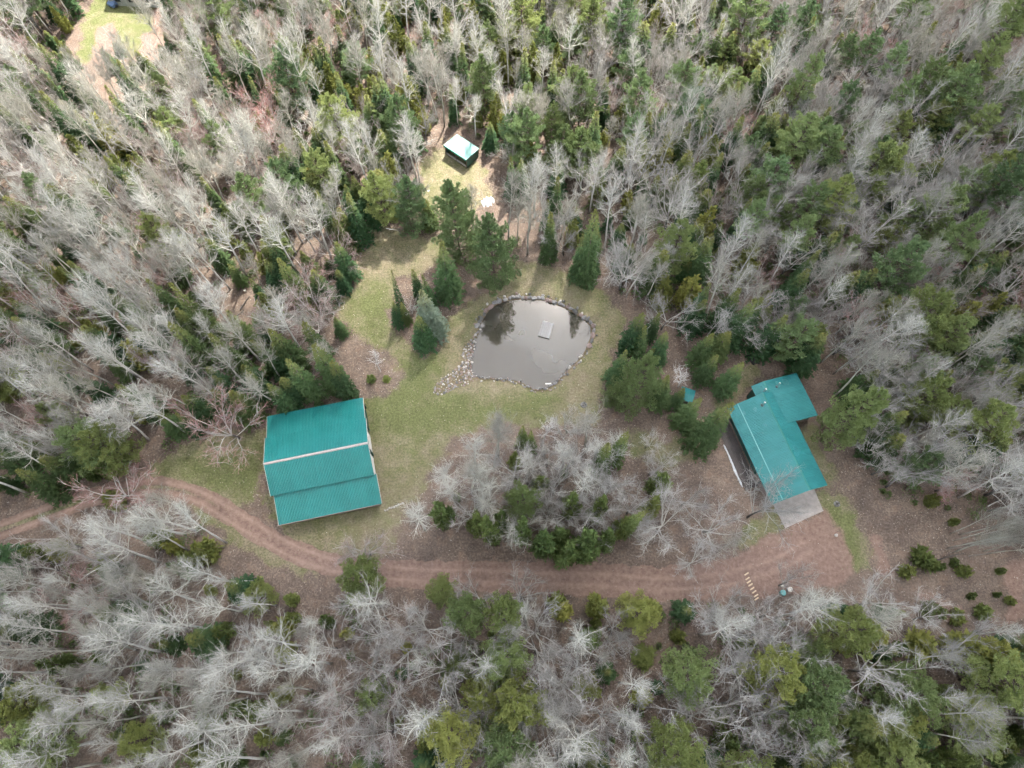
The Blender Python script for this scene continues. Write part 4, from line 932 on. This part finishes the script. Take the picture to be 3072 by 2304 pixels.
# leafless trees that stand clear
for k, b, h, r_, ti in [('aspen', (1496, 1368), 15, 2.6, 0), ('aspen', (1482, 1402), 15, 2.6, 0), ('aspen', (1449, 1463), 16, 2.8, 0), ('birch', (1414, 1470), 13, 2.8, 0), ('broadleaf', (1535, 1450), 11, 3.8, 0), ('dead', (1625, 1335), 9, 2.4, 0), ('broadleaf', (1660, 1482), 10, 3.4, 0), ('broadleaf', (1770, 1440), 12, 3.8, 0), ('aspen', (1755, 1335), 13, 3.2, 0), ('broadleaf', (1790, 1540), 11, 3.6, 0), ('broadleaf', (1700, 1560), 9, 3.2, .2), ('birch', (1535, 1605), 10, 3.0, 0), ('broadleaf', (1412, 1565), 9, 3.9, 0), ('birch', (1497, 1575), 9, 2.4, 0), ('broadleaf', (1640, 1400), 9, 2.6, 0),
        ('birch', (1430, 1405), 13, 2.8, 0), ('birch', (1580, 1450), 11, 2.8, 0), ('birch', (1680, 1420), 12, 2.8, 0), ('birch', (1740, 1500), 12, 3.0, 0), ('birch', (1800, 1400), 12, 3.0, 0), ('broadleaf', (1640, 1520), 11, 3.4, 0), ('broadleaf', (1880, 1540), 11, 3.6, 0), ('birch', (1470, 1490), 12, 2.6, 0), ('broadleaf', (1590, 1580), 8, 2.8, 0), ('birch', (1840, 1380), 10, 2.4, 0), ('broadleaf', (1750, 1610), 9, 3.0, 0), ('birch', (1380, 1500), 11, 2.6, 0), ('broadleaf', (1600, 1420), 10, 3.2, 0), ('broadleaf', (1560, 1500), 9, 3.2, 0), ('broadleaf', (1720, 1390), 12, 3.4, 0), ('broadleaf', (1820, 1480), 11, 3.4, 0), ('birch', (1450, 1520), 10, 3.0, 0), ('broadleaf', (1640, 1560), 8, 2.8, 0), ('broadleaf', (1850, 1590), 10, 3.4, 0), ('birch', (1360, 1440), 9, 2.6, 0), ('broadleaf', (1700, 1300), 8, 2.6, 0), ('broadleaf', (2040, 1520), 9, 3.4, 0), ('broadleaf', (1990, 1400), 6, 2.4, 0), ('broadleaf', (1935, 1345), 6, 1.9, 0), ('broadleaf', (1945, 1425), 7, 2.6, 0), ('broadleaf', (1970, 1600), 12, 4.4, 0), ('birch', (1275, 1590), 10, 3.0, 0), ('maple', (1112, 1664), 8, 3.6, .25), ('maple', (722, 1316), 14, 4.2, .75), ('maple', (395, 1495), 10, 4.2, .85), ('broadleaf', (2110, 1595), 12, 4.6, 0), ('broadleaf', (2242, 1552), 19, 4.3, 0), ('broadleaf', (2062, 1695), 6, 2.6, 0), ('broadleaf', (2335, 1757), 9, 2.8, 0), ('broadleaf', (1983, 990), 10, 3.8, 0), ('dead', (2119, 1012), 11, 1.5, 0), ('dead', (2137, 1005), 8, 2.2, 0), ('dead', (2035, 1160), 7, 2.2, 0), ('dead', (1142, 1114), 8, 1.5, 0), ('aspen', (995, 1110), 11, 2.4, 0), ('aspen', (1005, 1112), 10, 2.0, 0), ('broadleaf', (1240, 950), 6, 1.5, .4), ('birch', (655, 882), 18, 3.2, 0), ('birch', (690, 868), 17, 2.6, 0), ('birch', (455, 960), 17, 3.0, 0), ('maple', (870, 990), 10, 3.6, .35), ('maple', (960, 1010), 9, 3.2, .45), ('birch', (560, 1300), 17, 3.0, 0), ('birch', (400, 1340), 17, 3.4, 0), ('birch', (450, 1320), 15, 3.0, 0), ('aspen', (700, 1230), 13, 2.4, 0),
        ('birch', (1605, 650), 17, 3.2, 0), ('aspen', (1680, 720), 13, 2.6, 0), ('broadleaf', (1690, 765), 9, 2.8, .2), ('birch', (1768, 640), 15, 2.8, 0), ('birch', (1250, 545), 17, 3.2, 0), ('birch', (1262, 560), 15, 2.6, 0), ('birch', (1115, 595), 18, 2.8, 0), ('aspen', (2500, 1190), 17, 2.6, 0), ('aspen', (2500, 1122), 17, 2.4, 0), ('aspen', (2545, 1145), 15, 2.8, 0), ('aspen', (2460, 1090), 15, 2.4, 0), ('birch', (770, 1742), 17, 1.3, 0), ('birch', (705, 1750), 17, 2.4, 0), ('broadleaf', (1285, 1890), 12, 4.0, 0), ('broadleaf', (1230, 1880), 8, 2.8, 0), ('broadleaf', (1560, 1800), 10, 3.2, 0), ('broadleaf', (1620, 1900), 13, 4.4, 0), ('broadleaf', (1610, 1960), 14, 5.0, 0), ('broadleaf', (1440, 1800), 8, 3.0, 0), ('birch', (2370, 1838), 15, 2.8, 0), ('broadleaf', (2580, 1815), 12, 3.6, 0), ('broadleaf', (2740, 1860), 8, 3.0, 0),
        ('broadleaf', (2280, 1960), 14, 5.0, 0), ('broadleaf', (2180, 2010), 14, 4.6, 0), ('broadleaf', (2060, 2150), 13, 5.0, 0), ('broadleaf', (1620, 2120), 13, 4.4, 0), ('broadleaf', (1370, 2120), 12, 3.8, 0), ('broadleaf', (1200, 2100), 12, 3.8, 0), ('broadleaf', (1480, 2260), 13, 3.8, 0), ('broadleaf', (1670, 2260), 13, 4.6, 0), ('broadleaf', (1120, 2010), 11, 3.6, 0), ('broadleaf', (1880, 2180), 12, 4.4, 0)]:
    tg(k, b, h, r_, ti, lean=.02)
for i in range(12):
    tg('aspen', (2900 + R.uniform(-60, 60), 1610 + R.uniform(-30, 60)), R.uniform(11, 14), 1.3)

# ------------------------------------------------------------------ the woods: fill, kinds mixed by place
CLEAR = [POND, PAD] + LAWNS[:7] + [BUILT[0], BUILT[1], ISLAND] + [PX(p) for p in (
    [(1000, 1000), (1200, 1080), (1215, 1140), (1120, 1195), (1040, 1150)], [(1250, 470), (1330, 420), (1450, 440), (1540, 600), (1540, 720), (1420, 700), (1250, 660)],
    [(1100, 690), (1380, 690), (1560, 800), (1560, 900), (1150, 1080)], [(1850, 880), (1960, 1000), (2080, 1000), (2120, 1080), (2280, 1060), (2280, 1350), (1900, 1330), (1780, 1250)],
    [(2280, 1100), (2480, 1100), (2560, 1280), (2560, 1400), (2640, 1500), (2860, 1560), (3080, 1600), (3080, 1880), (2900, 1880), (2720, 1850), (2600, 1800), (2300, 1820), (2180, 1660), (2050, 1590), (2100, 1420), (2200, 1300)],
    [(1860, 1290), (2150, 1260), (2180, 1600), (2050, 1700), (1900, 1690)], [(640, 880), (760, 870), (780, 930), (680, 960)], [(820, 1560), (1160, 1500), (1320, 1560), (1320, 1700), (1000, 1700)], [(640, 1700), (900, 1720), (940, 1780), (820, 1770)], [(215, 290), (235, 60), (300, -60), (520, -60), (520, 270), (360, 310)], [(1180, 1780), (1290, 1790), (1290, 1920), (1200, 1930)], [(-60, 1600), (120, 1540), (290, 1490), (420, 1475), (540, 1530), (460, 1570), (330, 1575), (190, 1610), (60, 1670), (-60, 1700)], [(420, 1400), (800, 1290), (800, 1480), (700, 1560), (420, 1470)], [(680, 1460), (850, 1460), (860, 1650), (760, 1600)], [(0, 1640), (190, 1590), (400, 1555), (380, 1590), (190, 1640)], [(700, 1640), (860, 1690), (1030, 1715), (1010, 1795), (860, 1770), (700, 1700)])]
MIX = [   # (px0, py0, px1, py1, weights) looked up in order
    (640, 860, 1090, 1260, dict(fir=7, maple=1.0, aspen=1.2, birch=1, cedar=1, broadleaf=.6)),
    (-400, 1500, 1000, 2500, dict(birch=5.8, aspen=3.4, broadleaf=.9, cedar=4.2, maple=.5, fir=1.6, pine=.15)),
    (1000, 1700, 1950, 2500, dict(broadleaf=6, cedar=3.8, maple=.9, birch=1.6, pine=.3, fir=1.2)),
    (2480, 1850, 3500, 2500, dict(cedar=7, pine=3.2, broadleaf=1.1, fir=1.4, aspen=.4)),
    (1950, 1700, 2480, 2500, dict(broadleaf=5.5, cedar=2.8, pine=.6, maple=.9, birch=1, fir=1)),
    (-600, 640, 1090, 1600, dict(birch=4.8, aspen=2.2, fir=4.0, maple=.7, cedar=2.6, broadleaf=.5, pine=.3, spire=1.4, dead=.15)),
    (-1500, -900, 900, 640, dict(aspen=3.8, maple=3.2, broadleaf=2.4, birch=1.2, spire=2.8, cedar=2.2, fir=.5, pine=.25)),
    (900, -900, 1560, 470, dict(aspen=2.8, cedar=6.2, broadleaf=1.6, birch=1.6, maple=.8, spire=3.2, fir=1.6, pine=.8)),
    (1560, -900, 2150, 560, dict(broadleaf=2.4, aspen=2.2, cedar=5.4, pine=1.6, maple=.8, birch=1.2, fir=1.6, spire=1.8)),
    (2150, -900, 4500, 900, dict(broadleaf=5.4, maple=1.6, pine=.9, tallpine=1.2, fir=3.0, birch=.8, aspen=1.8, cedar=1.2, spire=.8)),
    (2300, 900, 4000, 1700, dict(broadleaf=4.2, aspen=2.2, maple=.6, fir=2.2, cedar=1.6, pine=1.2)),
    (-9999, -9999, 9999, 9999, dict(fir=4.5, spire=1.4, broadleaf=2.4, aspen=1.4, birch=1.4, maple=.5, cedar=1.2, dead=.3))]
LIM = {'birch_tree': 395, 'aspen_tree': 390, 'broadleaf_tree': 390, 'maple_tree': 240, 'fir_tree': 390, 'cedar_tree': 390, 'pine_tree': 260, 'spruce_tree': 330, 'dead_tree': 30}
def fill():
    cand = []
    gx, gy = np.arange(-128, 128, 3.1), np.arange(-22, 150, 3.1)
    for x in gx:
        for y in gy:
            p = (x + R.uniform(-1.3, 1.3), y + R.uniform(-1.3, 1.3)); px, py = to_px(*p)
            if -130 < px < 3200 and -110 < py < 2420: cand.append(p)
    C = np.array(cand); bad = np.zeros(len(C), bool)
    for L in CLEAR: bad |= sdist(C, L) > -.4
    bad |= sdist(C, DRIVE_C, False) < drive_half(C) + .8
    C = C[~bad]; R.shuffle(cand)
    order = list(range(len(C))); R.shuffle(order)
    H_ = np.array(PLACED)
    for i in order:
        x, y = C[i]; px, py = to_px(x, y)
        if (np.hypot(H_[:, 0] - x, H_[:, 1] - y) < H_[:, 2] + .5).any(): continue
        for a, b, c, d, w in MIX:
            if a <= px < c and b <= py < d: break
        ks, ws = list(w), list(w.values()); k = R.choices(ks, ws)[0]
        if COUNT.get(NAMES[k][0], 0) >= LIM[NAMES[k][0]]:
            k = R.choice([q for q in ('birch', 'aspen', 'broadleaf', 'cedar', 'fir', 'pine') if COUNT.get(NAMES[q][0], 0) < LIM[NAMES[q][0]]] or ['maple'])
            if COUNT.get(NAMES[k][0], 0) >= 380: continue
        lo, hi = HGT[k]; h = R.uniform(lo, hi)
        if k in ('cedar', 'fir') and R.random() < .3: h *= .6
        if k == 'cedar' and py > 1500: h *= .8
        ti = {'maple': R.random() ** 1.4, 'fir': R.random() ** 2 * .7, 'cedar': R.uniform(.4, 1) if py < 560 else R.random(), 'pine': min(1, R.random() * .8 + (.35 if py > 1800 else 0)), 'tallpine': R.random() * .5, 'spire': R.random() * .4}.get(k, 0)
        tree(k, x, y, h, h / PROTO[k][1] * PROTO[k][2] * R.uniform(.9, 1.25) if k in ('cedar', 'fir', 'spire') else None, ti, None, .03)
fill()
def finish_labels():
    A = np.array([(t[1], t[2]) for t in TODO])
    for i, (e, x, y, size, look, zn, label, cat) in enumerate(TODO):
        d = np.hypot(A[:, 0] - x, A[:, 1] - y); d[i] = 99; near = ''
        for j in np.argsort(d)[:3]:
            if d[j] < 4.2 and TODO[j][7] != cat:
                w = TODO[j][7].replace(' tree', ''); near = ' beside ' + ('an ' if w[0] in 'aeiou' else 'a ') + (w + ' tree' if w in ('bare', 'dead') else w); break
        full = size + look + near + ' ' + zn
        if np.hypot(DRIVE_C[:, 0] - x, DRIVE_C[:, 1] - y).min() < 5.5 and 'driveway' not in zn: full += ' at the driveway'
        if len(full.split()) > 16: full = look + near + ' ' + zn
        if len(full.split()) > 16: full = look + ' ' + zn
        e['label'] = label or full
        if not label: e['group'] = 'trees: ' + full
finish_labels()

# ------------------------------------------------------------------ forest floor clutter
def brush():
    r = np.random.RandomState(5); P = np.c_[r.uniform(-122, 122, 9000), r.uniform(-20, 145, 9000)]
    px = np.array([to_px(*p) for p in P]); ok = (px[:, 0] > -60) & (px[:, 0] < 3140) & (px[:, 1] > -60) & (px[:, 1] < 2370)
    for L in CLEAR[:9] + CLEAR[10:]: ok &= sdist(P, L) < -.2
    ok &= sdist(P, DRIVE_C, False) > drive_half(P) + .5
    P = P[ok][:4200]; n = len(P); m = 6
    b = np.repeat(np.c_[P, np.full(n, -.05)], m, 0) + np.c_[r.normal(size=(n * m, 2)) * .25, np.zeros(n * m)]
    L = np.repeat(r.uniform(.8, 3.6, n), m) * r.uniform(.5, 1.1, n * m); d = norm(np.c_[r.normal(size=(n * m, 2)) * .38, np.ones(n * m)])
    e = b + d * L[:, None]
    k = r.choice(len(b), len(b) * 2); f = r.uniform(.35, .95, (len(k), 1)); p2 = b[k] + (e[k] - b[k]) * f; d2 = norm(d[k] + r.normal(size=(len(k), 3)) * .5); q2 = p2 + d2 * (L[k] * r.uniform(.2, .45, len(k)))[:, None]
    v, q = joined([tubes(b, e, np.full(len(b), .016), np.full(len(b), .007), 3), tubes(p2, q2, np.full(len(k), .009), np.full(len(k), .005), 3)])
    tag(ob('undergrowth', mesh_np('undergrowth', v, q, mats=(twig('brush_twig', (.30, .25, .225), (.36, .31, .28)),))), 'thin leafless brush and saplings under the trees', 'undergrowth', None, 'stuff')
brush()
def low_green():
    r = np.random.RandomState(9); P = np.c_[r.uniform(-122, 122, 7000), r.uniform(-20, 145, 7000)]
    px = np.array([to_px(*p) for p in P]); ok = (px[:, 0] > -60) & (px[:, 0] < 3140) & (px[:, 1] > -60) & (px[:, 1] < 2370)
    ok &= wob(P * .16, 1, 3) > -.35
    for L in CLEAR[:9] + CLEAR[10:]: ok &= sdist(P, L) < -.8
    ok &= sdist(P, DRIVE_C, False) > drive_half(P) + 1.2
    P = P[ok][:1900]; n = len(P); m = 105
    R0 = np.repeat(.45 + 1.3 * r.rand(n) ** 1.6, m); az = r.rand(n * m) * 6.283; t = r.rand(n * m); H0 = R0 * np.repeat(r.uniform(.8, 1.8, n), m)
    rr = R0 * (1 - t * .8) * r.rand(n * m) ** .5
    p = np.repeat(np.c_[P, np.zeros(n)], m, 0) + np.c_[np.cos(az) * rr, np.sin(az) * rr, H0 * t]
    d = norm(np.c_[np.cos(az), np.sin(az), .5 + t] + r.normal(size=(n * m, 3)) * .5); L = r.uniform(.2, .45, n * m)
    V, Q = kites(p, d, norm(np.cross(d, r.normal(size=(n * m, 3)))), L, L * .25)
    tag(ob('evergreen_undergrowth', mesh_np('evergreen_undergrowth', V, Q, mats=(M_CEDAR,))), 'low olive-green evergreen growth under the bare trees', 'undergrowth', None, 'stuff')
low_green()
def scatter(name, label, n, seed, test, size, up, mats_):
    r = np.random.RandomState(seed); P = np.c_[r.uniform(-80, 85, n * 3), r.uniform(-2, 100, n * 3)]; P = P[test(P, r)][:n]; n = len(P)
    z = ground_z(P); d = norm(np.c_[r.normal(size=(n, 2)), up * (.4 + r.rand(n))]); L = r.uniform(*size, n)
    V, Q = kites(np.c_[P, z + .02], d, norm(np.cross(d, r.normal(size=(n, 3)) * .6 + np.array([0, 0, 1 - min(up, 1)]) + 1e-3)), L, L * r.uniform(.2, .42, n))
    tag(ob(name, mesh_np(name, V, Q, mats=mats_, mi=r.randint(0, len(mats_), n))), label, 'litter', None, 'stuff')
def open_ground(P, r):
    ok = (sdist(P, POND) < -.8) & (sdist(P, BUILT[0]) < 0) & (sdist(P, BUILT[1]) < 0)
    w = np.full(len(P), .55)
    for L in LAWNS[:7]: w = np.where(sdist(P, L) > 0, .12, w)
    w = np.where(sdist(P, DRIVE_C, False) < 2.0, .05, w); w = np.where(sdist(P, PAD) > 0, .06, w)
    return ok & (r.rand(len(P)) < w * (1 + .8 * wob(P * .25, 1, 5)))
def on_grass(P, r):
    g = np.full(len(P), -9.)
    for L in LAWNS[:7]: g = np.maximum(g, sdist(P, L))
    return (g > -1.2) & (sdist(P, POND) < -.9) & (sdist(P, BUILT[0]) < 0) & (r.rand(len(P)) < np.clip(.35 + .5 * wob(P * .5, 1, 2), .05, 1))
scatter('fallen_leaves', 'pale and brown fallen leaves strewn over the open ground', 42000, 21, open_ground, (.08, .2), .15, [plain('leaf_tan', (.36, .29, .23), .8), plain('leaf_brown', (.17, .11, .08), .8), plain('leaf_pale', (.50, .46, .40), .8)])
scatter('grass_tufts', 'scattered tufts of dry and green grass on the lawn', 26000, 22, on_grass, (.10, .26), 1.2, [plain('tuft_dry', (.26, .23, .16), .9), plain('tuft_green', (.12, .15, .05), .9), plain('tuft_olive', (.17, .16, .08), .9)])
def logs():
    spots = [((640, 905), 4.5, 40), ((735, 910), 3.0, 65), ((700, 960), 5, 50), ((2085, 890), 2.6, 5), ((2680, 540), 3, -5), ((1480, 775), 1.6, 0), ((2850, 690), 4, -10), ((560, 1000), 5, -40), ((1280, 840), 1.2, 60), ((2640, 1340), 4, 5), ((3000, 1500), 5, 25), ((2590, 1900), 3, -20), ((2800, 2190), 4, -25), ((2960, 1660), 6, 8), ((2900, 1640), 7, 7), ((2850, 1670), 5, 12), ((610, 2200), 2, 30), ((1290, 640), 3, -10), ((1180, 690), 2.6, -10), ((880, 2240), 3, 30), ((1700, 2000), 2, 5), ((60, 1420), 5, -35)]
    for (px, py), L, an in spots:
        x, y = gp(px, py); r0 = R.uniform(.06, .13); n = 6; pts = [np.array([-L / 2 + L * i / n, R.gauss(0, .05), r0 + .05 + R.uniform(0, .06)]) for i in range(n + 1)]
        rr = np.linspace(r0, r0 * .45, n + 1); parts = [tubes(pts[:-1], pts[1:], rr[:-1], rr[1:], 7)]
        for k in range(4):
            b = pts[R.randrange(2, n)]; e = b + np.array([R.uniform(.3, .9), R.choice([-1, 1]) * R.uniform(.3, .9), R.uniform(0, .4)]); parts.append(tubes([b], [e], [.03], [.012], 5))
        o = ob('fallen_log', mesh_np('fallen_log', *joined(parts), mats=(R.choice([M_DEAD, M_BIRCH, M_GREY]),), smooth=True), None, (x, y, 0), (0, 0, math.radians(an)))
        zn = zone(x, y); tag(o, 'fallen bare log with branch stubs ' + zn, 'log', 'fallen logs ' + zn)
logs()
print('TREES', COUNT, sum(COUNT.values()))
